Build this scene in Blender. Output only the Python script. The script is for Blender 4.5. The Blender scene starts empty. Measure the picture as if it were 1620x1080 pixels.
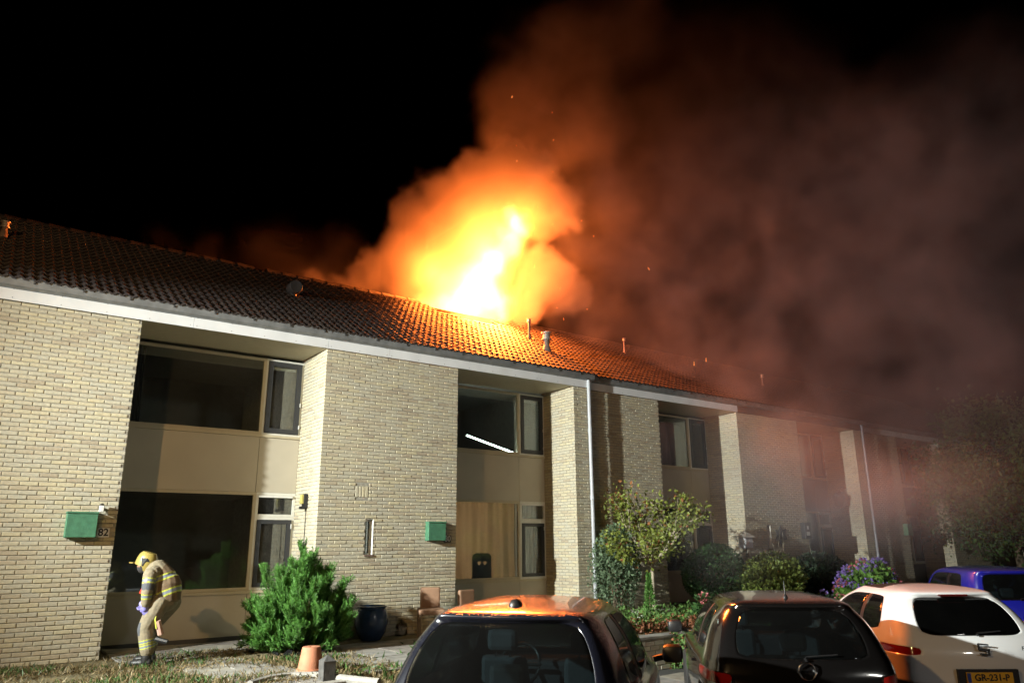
import bpy, bmesh, math, random
import numpy as np
from mathutils import Vector, Matrix, Euler
random.seed(7); rng = np.random.default_rng(7)
S = bpy.context.scene
COL = S.collection
# ------------------------------------------------------------------ camera
CAM = np.array([-1.893, -12.2035, 1.5096]); FPX = 1174.1; PITCH = .2655; ROLL = -.0066; YAW = .6333
def basis():
    F0 = np.array([math.sin(YAW), math.cos(YAW), 0]); R0 = np.array([math.cos(YAW), -math.sin(YAW), 0]); U0 = np.array([0, 0, 1.])
    F = F0*math.cos(PITCH)+U0*math.sin(PITCH); U = -F0*math.sin(PITCH)+U0*math.cos(PITCH)
    return R0*math.cos(ROLL)+U*math.sin(ROLL), -R0*math.sin(ROLL)+U*math.cos(ROLL), F
BR, BU, BF = basis()
cam = bpy.data.objects.new('camera', bpy.data.cameras.new('camera')); COL.objects.link(cam); S.camera = cam
cam.data.sensor_width = 36; cam.data.lens = FPX/1620*36; cam.data.clip_end = 600; cam.data.clip_start = .05
M = Matrix.Identity(4)
for i in range(3):
    M[i][0] = BR[i]; M[i][1] = BU[i]; M[i][2] = -BF[i]; M[i][3] = CAM[i]
cam.matrix_world = M
def ray(u, v):
    d = BF*FPX+BR*(u-810)+BU*(540-v); return d/np.linalg.norm(d)
def atY(u, v, y):
    d = ray(u, v); return Vector(CAM+d*((y-CAM[1])/d[1]))
def atZ(u, v, z=0):
    d = ray(u, v); return Vector(CAM+d*((z-CAM[2])/d[2]))
# ------------------------------------------------------------------ world and lights (night)
W = bpy.data.worlds.new('World'); S.world = W; W.use_nodes = True
nt = W.node_tree; nt.nodes.clear()
sky = nt.nodes.new('ShaderNodeTexSky'); sky.sky_type = 'NISHITA'; sky.sun_disc = False
sky.sun_elevation = math.radians(-8); sky.sun_rotation = math.radians(200)
bg = nt.nodes.new('ShaderNodeBackground'); bg.inputs['Strength'].default_value = .012
wo = nt.nodes.new('ShaderNodeOutputWorld'); nt.links.new(sky.outputs[0], bg.inputs['Color']); nt.links.new(bg.outputs[0], wo.inputs['Surface'])
def spot(name, loc, target, energy, color, size, blend, radius):
    l = bpy.data.lights.new(name, 'SPOT'); l.energy = energy; l.color = color; l.spot_size = math.radians(size); l.spot_blend = blend; l.shadow_soft_size = radius
    o = bpy.data.objects.new(name, l); COL.objects.link(o); o.location = loc
    o.rotation_euler = (Vector(target)-Vector(loc)).to_track_quat('-Z', 'Y').to_euler(); return o
# fire engine floodlight on the left, white; sodium street lamp behind the camera, orange
spot('floodlight', (-8.5, -3.7, 5.0), (9, -5.4, 1.7), 29000, (.96, 1.0, .93), 80, 1.0, .10)
spot('added_fill_spot', (3.5, -24, 6.5), (8, 0, 2.5), 1000, (1.0, .98, .9), 80, 1.0, .6)  # unseen fill lamp behind the camera, added to lift the shaded recesses
spot('street_lamp_light', (-6.0, -9.2, 5.7), (3, -3, .5), 1350, (1.0, .60, .24), 150, .5, .10)
def point(name, loc, energy, color, radius):
    l = bpy.data.lights.new(name, 'POINT'); l.energy = energy; l.color = color; l.shadow_soft_size = radius
    o = bpy.data.objects.new(name, l); COL.objects.link(o); o.location = loc; return o
FIRE = (1.0, .19, .026)
point('fire_light_left', (7.5, 4.1, 8.5), 3500, FIRE, 1.0)
point('fire_light_low', (8.6, 3.5, 7.9), 8500, FIRE, .9)
point('fire_light_mid', (9.0, 3.9, 9.4), 9000, FIRE, .9)
point('fire_light_top', (9.8, 3.9, 10.7), 6500, FIRE, .7)
S.view_settings.view_transform = 'Standard'; S.view_settings.look = 'None'; S.view_settings.gamma = 1; S.view_settings.exposure = -.12
S.render.engine = 'CYCLES'
cy = S.cycles
cy.use_denoising = True; cy.denoiser = 'OPENIMAGEDENOISE'; cy.use_adaptive_sampling = True; cy.adaptive_threshold = .04
cy.max_bounces = 7; cy.diffuse_bounces = 3; cy.glossy_bounces = 4; cy.transmission_bounces = 6; cy.volume_bounces = 1; cy.transparent_max_bounces = 12
cy.volume_step_rate = 2.5; cy.volume_max_steps = 160; cy.sample_clamp_indirect = 6; cy.caustics_reflective = False; cy.caustics_refractive = False
# ------------------------------------------------------------------ material helpers
MATS = {}
def mat(name, col, rough=.6, metal=0, var=0, vscale=8, bump=0, bscale=60, coat=0, spec=.5, emit=None, estr=0, rnd=0):
    if name in MATS: return MATS[name]
    m = bpy.data.materials.new(name); m.use_nodes = True; t = m.node_tree; b = t.nodes['Principled BSDF']
    b.inputs['Base Color'].default_value = (*col, 1); b.inputs['Roughness'].default_value = rough; b.inputs['Metallic'].default_value = metal
    b.inputs['Coat Weight'].default_value = coat; b.inputs['Specular IOR Level'].default_value = spec
    if emit: b.inputs['Emission Color'].default_value = (*emit, 1); b.inputs['Emission Strength'].default_value = estr
    tc = t.nodes.new('ShaderNodeTexCoord'); last = None
    if var:
        n = t.nodes.new('ShaderNodeTexNoise'); n.inputs['Scale'].default_value = vscale; n.inputs['Detail'].default_value = 6
        t.links.new(tc.outputs['Object'], n.inputs['Vector'])
        r = t.nodes.new('ShaderNodeMapRange'); r.inputs[1].default_value = .3; r.inputs[2].default_value = .7; r.inputs[3].default_value = 1-var; r.inputs[4].default_value = 1+var
        t.links.new(n.outputs[0], r.inputs[0])
        x = t.nodes.new('ShaderNodeVectorMath'); x.operation = 'SCALE'; x.inputs[0].default_value = col
        t.links.new(r.outputs[0], x.inputs['Scale']); last = x.outputs[0]
    if rnd:   # per piece variation: attribute "rnd" on joined pieces plus the object's own random
        a = t.nodes.new('ShaderNodeAttribute'); a.attribute_name = 'rnd'
        oi = t.nodes.new('ShaderNodeObjectInfo')
        ad = t.nodes.new('ShaderNodeMath'); ad.operation = 'ADD'; t.links.new(a.outputs['Fac'], ad.inputs[0]); t.links.new(oi.outputs['Random'], ad.inputs[1])
        fr = t.nodes.new('ShaderNodeMath'); fr.operation = 'FRACT'; t.links.new(ad.outputs[0], fr.inputs[0])
        rp = t.nodes.new('ShaderNodeValToRGB'); e = rp.color_ramp.elements
        e[0].position = 0; e[0].color = (1-rnd, 1-rnd*1.25, 1-rnd*1.3, 1); e[1].position = 1; e[1].color = (1+rnd*.35, 1+rnd*.3, 1+rnd*.05, 1)
        for pos, c in ((.12, (1-rnd*.3, 1-rnd*.55, 1-rnd*.7)), (.35, (1, 1, 1)), (.6, (.95, .97, 1.03)), (.85, (1.06, 1.02, .92))):
            q = e.new(pos); q.color = (*c, 1)
        t.links.new(fr.outputs[0], rp.inputs[0])
        mx = t.nodes.new('ShaderNodeVectorMath'); mx.operation = 'MULTIPLY'
        if last is not None: t.links.new(last, mx.inputs[0])
        else: mx.inputs[0].default_value = col
        t.links.new(rp.outputs[0], mx.inputs[1]); last = mx.outputs[0]
    if last is not None: t.links.new(last, b.inputs['Base Color'])
    if bump:
        n2 = t.nodes.new('ShaderNodeTexNoise'); n2.inputs['Scale'].default_value = bscale; n2.inputs['Detail'].default_value = 5
        t.links.new(tc.outputs['Object'], n2.inputs['Vector'])
        bp = t.nodes.new('ShaderNodeBump'); bp.inputs['Strength'].default_value = bump; bp.inputs['Distance'].default_value = .01
        t.links.new(n2.outputs[0], bp.inputs['Height']); t.links.new(bp.outputs[0], b.inputs['Normal'])
    MATS[name] = m; return m
def glass(name, tint=(.9, .95, .95), refl=.10, grey_mix=.0):
    if name in MATS: return MATS[name]
    m = bpy.data.materials.new(name); m.use_nodes = True; t = m.node_tree; t.nodes.clear()
    o = t.nodes.new('ShaderNodeOutputMaterial'); mx = t.nodes.new('ShaderNodeMixShader'); tr = t.nodes.new('ShaderNodeBsdfTransparent'); gl = t.nodes.new('ShaderNodeBsdfGlossy')
    tr.inputs[0].default_value = (*tint, 1); gl.inputs['Roughness'].default_value = .01
    lw = t.nodes.new('ShaderNodeLayerWeight'); lw.inputs[0].default_value = .25
    r = t.nodes.new('ShaderNodeMapRange'); r.inputs[3].default_value = refl; r.inputs[4].default_value = .85
    t.links.new(lw.outputs['Fresnel'], r.inputs[0]); t.links.new(r.outputs[0], mx.inputs[0]); t.links.new(tr.outputs[0], mx.inputs[1]); t.links.new(gl.outputs[0], mx.inputs[2])
    df = t.nodes.new('ShaderNodeBsdfDiffuse'); df.inputs[0].default_value = (.5, .5, .5, 1); m3 = t.nodes.new('ShaderNodeMixShader')  # grey diffuse layer mixed unevenly into the glass
    tc = t.nodes.new('ShaderNodeTexCoord'); nz = t.nodes.new('ShaderNodeTexNoise'); nz.inputs['Scale'].default_value = 1.3; nz.inputs['Detail'].default_value = 6; t.links.new(tc.outputs['Object'], nz.inputs['Vector'])
    rr = t.nodes.new('ShaderNodeMapRange'); rr.inputs[1].default_value = .3; rr.inputs[2].default_value = .7; rr.inputs[3].default_value = grey_mix*.4; rr.inputs[4].default_value = grey_mix; t.links.new(nz.outputs[0], rr.inputs[0]); t.links.new(rr.outputs[0], m3.inputs[0])
    t.links.new(mx.outputs[0], m3.inputs[1]); t.links.new(df.outputs[0], m3.inputs[2]); t.links.new(m3.outputs[0], o.inputs[0])
    MATS[name] = m; return m
def leafmat(name, col, var=.35, trans=.25, rough=.5):
    if name in MATS: return MATS[name]
    m = bpy.data.materials.new(name); m.use_nodes = True; t = m.node_tree; b = t.nodes['Principled BSDF']; b.inputs['Roughness'].default_value = rough
    b.inputs['Specular IOR Level'].default_value = .35
    a = t.nodes.new('ShaderNodeAttribute'); a.attribute_name = 'rnd'
    rp = t.nodes.new('ShaderNodeValToRGB'); e = rp.color_ramp.elements
    e[0].color = (*[c*(1-var) for c in col], 1); e[1].color = (*[min(1, c*(1+var)) for c in col], 1)
    t.links.new(a.outputs['Fac'], rp.inputs[0]); t.links.new(rp.outputs[0], b.inputs['Base Color'])
    tl = t.nodes.new('ShaderNodeBsdfTranslucent'); t.links.new(rp.outputs[0], tl.inputs[0])
    mx = t.nodes.new('ShaderNodeMixShader'); mx.inputs[0].default_value = trans
    t.links.new(b.outputs[0], mx.inputs[1]); t.links.new(tl.outputs[0], mx.inputs[2]); t.links.new(mx.outputs[0], t.nodes['Material Output'].inputs[0])
    MATS[name] = m; return m
# ------------------------------------------------------------------ object helpers
def tag(o, label=None, cat=None, group=None, kind=None):
    if label: o['label'] = label
    if cat: o['category'] = cat
    if group: o['group'] = group
    if kind: o['kind'] = kind
    return o
def link(o, parent=None):
    COL.objects.link(o)
    if parent is not None: o.parent = parent
    return o
def empty(name, loc=(0, 0, 0), rz=0, **k):
    o = bpy.data.objects.new(name, None); o.location = loc; o.rotation_euler = (0, 0, rz); COL.objects.link(o); return tag(o, **k)
def meshobj(name, me, m=None, parent=None, smooth=False, loc=None):
    o = bpy.data.objects.new(name, me)
    if m is not None and not me.materials: me.materials.append(m)
    if smooth: me.polygons.foreach_set('use_smooth', [True]*len(me.polygons))
    link(o, parent)
    if parent is not None and loc is None:   # geometry given in world coordinates
        o.location = -Vector(wloc(parent)) if parent.rotation_euler.z == 0 else (0, 0, 0)
    if loc is not None: o.location = loc
    return o
def wloc(o):
    v = Vector(o.location)
    while o.parent is not None: o = o.parent; v = v+Vector(o.location)
    return v
def mesh_np(name, verts, faces, rnd=None):
    """verts (N,3), faces (M,k) one face size; rnd per face"""
    me = bpy.data.meshes.new(name); verts = np.asarray(verts, dtype=np.float32); faces = np.asarray(faces, dtype=np.int32)
    k = faces.shape[1]
    me.vertices.add(len(verts)); me.vertices.foreach_set('co', verts.ravel())
    me.loops.add(faces.size); me.loops.foreach_set('vertex_index', faces.ravel())
    me.polygons.add(len(faces)); me.polygons.foreach_set('loop_start', np.arange(0, faces.size, k, dtype=np.int32))
    me.update(calc_edges=True); me.polygons.foreach_set('use_smooth', np.zeros(len(faces), dtype=bool))
    if rnd is not None:
        a = me.attributes.new('rnd', 'FLOAT', 'FACE'); a.data.foreach_set('value', np.asarray(rnd, dtype=np.float32))
    me.validate(); return me
class MB:
    """collects shapes for one mesh object"""
    def __init__(s): s.v = []; s.f = []
    def add(s, v, f):
        n = len(s.v); s.v += [tuple(p) for p in v]; s.f += [tuple(i+n for i in q) for q in f]; return s
    def box(s, x0, x1, y0, y1, z0, z1):
        return s.add([(x0, y0, z0), (x1, y0, z0), (x1, y1, z0), (x0, y1, z0), (x0, y0, z1), (x1, y0, z1), (x1, y1, z1), (x0, y1, z1)],
                     [(0, 3, 2, 1), (4, 5, 6, 7), (0, 1, 5, 4), (1, 2, 6, 5), (2, 3, 7, 6), (3, 0, 4, 7)])
    def tube(s, pts, rad, n=10, cap=True):
        pts = [Vector(p) for p in pts]; rad = rad if hasattr(rad, '__len__') else [rad]*len(pts); vs = []; fs = []
        for i, p in enumerate(pts):
            t = (pts[min(i+1, len(pts)-1)]-pts[max(i-1, 0)]).normalized()
            a = t.cross(Vector((0, 0, 1)) if abs(t.z) < .9 else Vector((1, 0, 0))).normalized(); b = t.cross(a)
            vs += [p+(a*math.cos(2*math.pi*k/n)+b*math.sin(2*math.pi*k/n))*rad[i] for k in range(n)]
        for i in range(len(pts)-1):
            fs += [(i*n+k, i*n+(k+1) % n, (i+1)*n+(k+1) % n, (i+1)*n+k) for k in range(n)]
        if cap: fs += [tuple(range(n))[::-1], tuple((len(pts)-1)*n+k for k in range(n))]
        return s.add(vs, fs)
    def lathe(s, c, prof, n=24, axis='z'):
        vs = []; fs = []
        for r, h in prof:
            for k in range(n):
                a = 2*math.pi*k/n
                p = (r*math.cos(a), r*math.sin(a), h) if axis == 'z' else ((r*math.cos(a), h, r*math.sin(a)) if axis == 'y' else (h, r*math.cos(a), r*math.sin(a)))
                vs.append((c[0]+p[0], c[1]+p[1], c[2]+p[2]))
        m = len(prof)
        for i in range(m-1):
            fs += [(i*n+k, i*n+(k+1) % n, (i+1)*n+(k+1) % n, (i+1)*n+k) for k in range(n)]
        if prof[0][0] > 1e-6: fs.append(tuple(range(n))[::-1])
        if prof[-1][0] > 1e-6: fs.append(tuple((m-1)*n+k for k in range(n)))
        return s.add(vs, fs)
    def build(s, name, m, parent=None, smooth=False, loc=None, bevel=0, **k):
        me = bpy.data.meshes.new(name); me.from_pydata(s.v, [], s.f); me.update()
        bm = bmesh.new(); bm.from_mesh(me); bmesh.ops.recalc_face_normals(bm, faces=bm.faces)
        if bevel: bmesh.ops.bevel(bm, geom=list(bm.edges), offset=bevel, segments=2, affect='EDGES', profile=.5)
        bm.to_mesh(me); bm.free()
        o = meshobj(name, me, m, parent, smooth, loc)
        if smooth and hasattr(me, 'set_sharp_from_angle'): me.set_sharp_from_angle(angle=math.radians(40))
        return tag(o, **k)
def tmesh(text, size, name):
    """flat lettering as a mesh"""
    c = bpy.data.curves.new(name, 'FONT'); c.body = text; c.size = size; c.align_x = 'CENTER'; c.align_y = 'CENTER'; c.extrude = .0015; c.offset = size*.022
    o = bpy.data.objects.new(name, c); COL.objects.link(o)
    me = bpy.data.meshes.new_from_object(o.evaluated_get(bpy.context.evaluated_depsgraph_get())); bpy.data.objects.remove(o); return me
# ------------------------------------------------------------------ materials
m_brick = mat('yellow_brick', (.50, .455, .335), .85, var=.12, vscale=23, bump=.5, bscale=90, rnd=.22)
m_mortar = mat('mortar', (.34, .32, .265), .95, var=.25, vscale=15, bump=.6, bscale=120)
m_tile = mat('roof_tile', (.042, .033, .031), .5, var=.35, vscale=5, bump=.5, bscale=70, rnd=.35, spec=.5)
m_deck = mat('roof_deck', (.03, .026, .024), .9)
m_fascia = mat('white_fascia', (.72, .73, .74), .55, var=.06, vscale=3)
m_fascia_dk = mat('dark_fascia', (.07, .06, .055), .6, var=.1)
m_zinc = mat('zinc', (.23, .235, .235), .5, .35, var=.22, vscale=6)
m_pipe = mat('grey_pvc', (.42, .44, .47), .35, 0, var=.06)
m_panel = mat('beige_panel', (.52, .475, .385), .6, var=.05, vscale=2)
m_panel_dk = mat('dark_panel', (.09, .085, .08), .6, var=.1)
m_soffit = mat('beige_soffit', (.52, .47, .35), .55, var=.05)
m_frame = mat('beige_frame', (.52, .46, .33), .5, var=.04)
m_whframe = mat('white_frame', (.72, .72, .66), .5, var=.04)
m_sash = mat('dark_sash', (.035, .037, .042), .4)
m_glass = glass('window_glass', (.85, .9, .88), .09, .06)
m_room = mat('room_wall', (.36, .35, .32), .9, var=.1)
m_curtain = mat('beige_curtain', (.55, .42, .28), .9, var=.1, vscale=3)
m_curtain_g = mat('grey_curtain', (.33, .32, .33), .9, var=.1, vscale=3)
m_screw = mat('screw', (.1, .1, .1), .5, .6)
m_concrete = mat('concrete', (.27, .26, .235), .9, var=.3, vscale=3, bump=.5, bscale=30)
m_slab = mat('paving_slab', (.25, .24, .215), .92, var=.3, vscale=4, bump=.5, bscale=40, rnd=.25)
m_earth = mat('earth', (.13, .10, .055), .95, var=.5, vscale=4, bump=1, bscale=25)
m_asphalt = mat('asphalt', (.05, .05, .05), .85, var=.3, vscale=9, bump=.8, bscale=120)
m_black = mat('black_plastic', (.015, .015, .016), .4)
m_green = mat('green_paint', (.06, .185, .105), .6, var=.2, vscale=14, bump=.3, bscale=40)
m_white = mat('white_plastic', (.75, .75, .72), .4)
m_yellowlens = mat('amber_lamp_lens', (.45, .40, .12), .3)
m_chrome = mat('chrome', (.7, .7, .7), .15, 1)
m_metal_vent = mat('vent_steel', (.55, .5, .45), .35, .7, var=.2)
m_lead = mat('vent_base', (.20, .14, .11), .5, .1, var=.2)
# ------------------------------------------------------------------ ground
def gh(x, y):
    """ground height: garden terrace at 0 in front of the houses, street half a metre lower"""
    if x > 5.6: return 0. if y > -2.98 else -.5
    t = min(max((-2.9-y)/3.2, 0), 1); t = t*t*(3-2*t)
    if x > 4.6 and y < -2.98:
        k = (x-4.6); return -.5*max(t, k)
    return -.5*t
xs = sorted(set([-60, -40, -25, -15]+[round(-10+.5*i, 2) for i in range(81)]+[4.6, 5.6, 5.59, 40, 55, 80, 120])); ys = sorted(set([-60, -40, -25]+[round(-16+.4*i, 2) for i in range(44)]+[-2.97, -2.99, 3, 8, 20, 50, 120]))
V = [(x, y, gh(x, y)) for y in ys for x in xs]; nx = len(xs)
Fc = [(j*nx+i, j*nx+i+1, (j+1)*nx+i+1, (j+1)*nx+i) for j in range(len(ys)-1) for i in range(nx-1)]
me = bpy.data.meshes.new('ground'); me.from_pydata(V, [], Fc); me.update()
mg = bpy.data.materials.new('ground_mix'); mg.use_nodes = True; t = mg.node_tree; b = t.nodes['Principled BSDF']; b.inputs['Roughness'].default_value = .95
geo = t.nodes.new('ShaderNodeNewGeometry'); sp = t.nodes.new('ShaderNodeSeparateXYZ'); t.links.new(geo.outputs['Position'], sp.inputs[0])
n1 = t.nodes.new('ShaderNodeTexNoise'); n1.inputs['Scale'].default_value = 2.2; n1.inputs['Detail'].default_value = 9; t.links.new(geo.outputs['Position'], n1.inputs['Vector'])
r1 = t.nodes.new('ShaderNodeValToRGB'); e = r1.color_ramp.elements; e[0].position = .33; e[0].color = (.10, .085, .04, 1); e[1].position = .7; e[1].color = (.20, .165, .085, 1)
t.links.new(n1.outputs[0], r1.inputs[0])
cmp = t.nodes.new('ShaderNodeMapRange'); cmp.inputs[1].default_value = -.40; cmp.inputs[2].default_value = -.47; t.links.new(sp.outputs['Z'], cmp.inputs[0])
mxx = t.nodes.new('ShaderNodeMix'); mxx.data_type = 'RGBA'; mxx.inputs['B'].default_value = (.06, .058, .055, 1)
t.links.new(cmp.outputs[0], mxx.inputs['Factor']); t.links.new(r1.outputs[0], mxx.inputs['A']); t.links.new(mxx.outputs['Result'], b.inputs['Base Color'])
bp = t.nodes.new('ShaderNodeBump'); bp.inputs['Strength'].default_value = .9; bp.inputs['Distance'].default_value = .03
n2 = t.nodes.new('ShaderNodeTexNoise'); n2.inputs['Scale'].default_value = 30; n2.inputs['Detail'].default_value = 6; t.links.new(geo.outputs['Position'], n2.inputs['Vector'])
t.links.new(n2.outputs[0], bp.inputs['Height']); t.links.new(bp.outputs[0], b.inputs['Normal'])
tag(meshobj('ground', me, mg), kind='structure')
# ------------------------------------------------------------------ row houses
ZF = 4.857; DD = 1.07; CO = .0608; BL = .22; SLOPE = math.radians(30); EY = -.16; EZ = 5.13; RY = 3.93
RZ = EZ+(RY-EY)*math.tan(SLOPE)
def brick_mesh(name, L, H=.0505, D=.016, c=.005):
    """front at y=0 facing -y, centred on x and z, chamfered front edge"""
    x, z = L/2, H/2
    v = [(-x, D, -z), (x, D, -z), (x, D, z), (-x, D, z), (-x, c, -z), (x, c, -z), (x, c, z), (-x, c, z), (-x+c, 0, -z+c), (x-c, 0, -z+c), (x-c, 0, z-c), (-x+c, 0, z-c)]
    f = [(0, 1, 5, 4), (1, 2, 6, 5), (2, 3, 7, 6), (3, 0, 4, 7), (4, 5, 9, 8), (5, 6, 10, 9), (6, 7, 11, 10), (7, 4, 8, 11), (8, 9, 10, 11)]
    return v, f
def layout(w, z1, skip=()):
    """bricks of one face: (x centre, z centre, length)"""
    out = []; k = 0
    while k*CO+.05 < z1+.03:
        z = k*CO+.03; a = 0 if k % 2 == 0 else -.11; jit = 0
        while a < w-.02:
            s, e = max(a, 0), min(a+.21, w)
            if e-s > .035 and not any(s < x1 and e > x0 and z+.025 > z0 and z-.025 < z1_ for x0, x1, z0, z1_ in skip): out.append(((s+e)/2, z, e-s))
            elif e-s > .035:
                for x0, x1, z0, z1_ in skip:      # cut the brick at an opening
                    if s < x1 and e > x0 and z+.025 > z0 and z-.025 < z1_:
                        if x0-s > .03: out.append(((s+x0)/2, z, x0-s))
                        if e-x1 > .03: out.append(((x1+e)/2, z, e-x1))
            a += BL
        k += 1
    return out
def brick_faces(wall, faces, parent_label, singles, gone=0):
    """faces: list of (origin, facing, width, skip). The nearest whole bricks become objects, the rest one joined mesh."""
    items = []
    for org, facing, w, skip in faces:
        ang = {'front': 0, 'left': -math.pi/2, 'right': math.pi/2}[facing]
        ux = Vector((math.cos(ang), math.sin(ang), 0))
        for cx, cz, L in layout(w, ZF-.01, skip):
            p = Vector(org)+ux*cx+Vector((0, 0, cz))
            items.append((((p-Vector(CAM)).length+(0 if facing == 'front' else 4+(30 if facing == 'right' else 0))), p, ang, L))
    items.sort(key=lambda q: q[0])
    key = {}; vs = []; fs = []; rn = []; n = 0; ns = 0
    for dist, p, ang, L in items:
        wide = round(L, 3)
        if ns < singles and wide in (.21, .1):
            if wide not in key:
                v, f = brick_mesh('brick', L); me = bpy.data.meshes.new('brick'); me.from_pydata(v, [], f); me.update(); me.materials.append(m_brick); key[wide] = me
            o = bpy.data.objects.new('brick', key[wide]); COL.objects.link(o); o.parent = wall
            nrm = Vector((math.sin(ang), -math.cos(ang), 0))
            o.location = p-wloc(wall)+nrm*random.uniform(-.003, .004); o.rotation_euler = (random.gauss(0, .008), random.gauss(0, .006), ang+random.gauss(0, .006)); ns += 1
        else:
            v, f = brick_mesh('b', L-random.uniform(0, .004), .0505-random.uniform(0, .004)); v = np.array(v); v[:, 1] += random.uniform(-.004, .003)
            tilt = random.gauss(0, .007); v[:, 2] += v[:, 0]*tilt
            ca, sa = math.cos(ang), math.sin(ang)
            q = np.stack([v[:, 0]*ca-v[:, 1]*sa+p.x, v[:, 0]*sa+v[:, 1]*ca+p.y, v[:, 2]+p.z], 1)
            vs.append(q); fs.append(np.array(f)+n); n += len(q); rn += [random.random()]*len(f)
    o = meshobj('brick_courses', mesh_np('brick_courses', np.concatenate(vs), np.concatenate(fs), rn), m_brick, wall); tag(o, kind='stuff')
def hexa(parent, name, m, x0, x1, y0, y1, z0, z1, **k): return MB().box(x0, x1, y0, y1, z0, z1).build(name, m, parent, **k)
# tile mesh: two waves, one course
TW, TR = .274, .262
def tile_mesh():
    nu = 13; top = []; lip = []
    v = []; f = []
    us = [i*TW/(nu-1) for i in range(nu)]
    h = [.017*(1+math.cos(2*math.pi*u/(TW/2)))**1.0 for u in us]
    for u, hh in zip(us, h): v += [(u, 0, hh+.006), (u, 0, hh+.034), (u, TR+.05, hh+.004)]
    for i in range(nu-1):
        a = i*3; b = a+3
        f += [(a, b, b+1, a+1), (a+1, b+1, b+2, a+2)]
    return np.array(v), np.array(f)
TV, TF = tile_mesh()
cs, sn = math.cos(SLOPE), math.sin(SLOPE)
TVW = np.stack([TV[:, 0], TV[:, 1]*cs-TV[:, 2]*sn, TV[:, 1]*sn+TV[:, 2]*cs], 1)   # tilted to the roof slope
TME = bpy.data.meshes.new('tile'); TME.from_pydata(TVW.tolist(), [], TF.tolist()); TME.update(); TME.materials.append(m_tile); TME.polygons.foreach_set('use_smooth', [True]*len(TME.polygons)); TME.set_sharp_from_angle(angle=math.radians(50))
def burnt(x, s):
    """hole burnt through the upper slope; s = 0 eaves .. 1 ridge"""
    return ((x-8.25)/1.15)**2+((s-1.02)/.26)**2 < 1+.25*math.sin(x*9)+.2*math.sin(s*31)
def roof(house, x0, x1, yo, singles):
    dk = MB(); step = .3; n = max(1, int(round((x1-x0)/step))); ms = 12; L = (RY-EY)/cs
    idx = {}
    for i in range(n+1):
        for j in range(ms+1):
            s = j/ms*L; idx[i, j] = len(dk.v); dk.v.append((x0+(x1-x0)*i/n, yo+EY+s*cs+.02, EZ+s*sn-.02))
    for i in range(n):
        for j in range(ms):
            if not burnt(x0+(x1-x0)*(i+.5)/n, (j+.5)/ms): dk.f.append((idx[i, j], idx[i+1, j], idx[i+1, j+1], idx[i, j+1]))
    dk.add([(x0, yo+RY, RZ-.02), (x1, yo+RY, RZ-.02), (x1, yo+RY+4.2, EZ-.1), (x0, yo+RY+4.2, EZ-.1)], [(0, 1, 2, 3)])
    r = dk.build('roof', m_deck, house)
    rows = int((RY-EY)/cs/TR); cols = int(math.ceil((x1-x0)/TW-.01)); items = []
    for j in range(rows):
        for i in range(cols):
            x = x0+i*TW
            if burnt(x+TW/2, (j+.5)/rows): continue
            p = Vector((x, yo+EY-.03+j*TR*cs, EZ+j*TR*sn-.005)); items.append(((p-Vector(CAM)).length, p))
    items.sort(key=lambda q: q[0]); vs = []; fs = []; rn = []; n = 0
    for k, (d, p) in enumerate(items):
        q = p+Vector((random.uniform(-.002, .002), random.uniform(-.006, .006), random.uniform(-.003, .004)))
        if k < singles:
            o = bpy.data.objects.new('tile', TME); COL.objects.link(o); o.parent = r; o.location = q-wloc(r)
        else:
            vs.append(TVW+np.array(q)); fs.append(TF+n); n += len(TVW); rn += [random.random()]*len(TF)
    if vs:
        o = meshobj('tile_courses', mesh_np('tile_courses', np.concatenate(vs), np.concatenate(fs), rn), m_tile, r, smooth=True); tag(o, kind='stuff'); o.data.set_sharp_from_angle(angle=math.radians(50))
    # ridge caps
    v = []; L2 = .36
    for i in range(int((x1-x0)/L2)):
        x = x0+i*L2
        if abs(x-8.2) < 1.3: continue
        b = MB(); pts = []
        for xx, rr in ((x, .125), (x+L2+.02, .11)):
            pts.append([(xx, yo+RY+rr*math.cos(a), RZ-.02+rr*math.sin(a)) for a in [math.pi*k/8 for k in range(9)]])
        b.add(pts[0]+pts[1], [(k, k+1, 10+k, 9+k) for k in range(8)]+[tuple(range(9))]); b.build('ridge_tile', m_tile, r)
    return r
def gutter(house, x0, x1, yo, dark=False):
    prof = [(-.03, .0), (-.03, -.10), (-.06, -.125), (-.125, -.125), (-.165, -.10), (-.175, .0), (-.187, .006), (-.182, -.012), (-.168, -.01), (-.158, -.095), (-.12, -.117), (-.06, -.117), (-.04, -.1), (-.04, 0)]
    b = MB(); y = yo; z = EZ+.02
    n = len(prof); vs = [(x, y+p[0], z+p[1]) for x in (x0, x1) for p in prof]
    b.add(vs, [(k, (k+1) % n, n+(k+1) % n, n+k) for k in range(n)]+[tuple(range(n))[::-1], tuple(range(n, 2*n))])
    g = b.build('gutter', m_zinc, house)
    x = x0+.25
    while x < x1-.1:
        MB().add([(x-.012, y-.19, z-.012), (x+.012, y-.19, z-.012), (x+.012, y-.185, z-.05), (x-.012, y-.185, z-.05), (x-.012, y-.178, z-.012), (x+.012, y-.178, z-.012), (x+.012, y-.176, z-.05), (x-.012, y-.176, z-.05)],
                 [(0, 1, 2, 3), (0, 4, 5, 1), (1, 5, 6, 2), (2, 6, 7, 3), (3, 7, 4, 0)]).build('bracket', m_screw, g)
        x += .62
    return g
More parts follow.
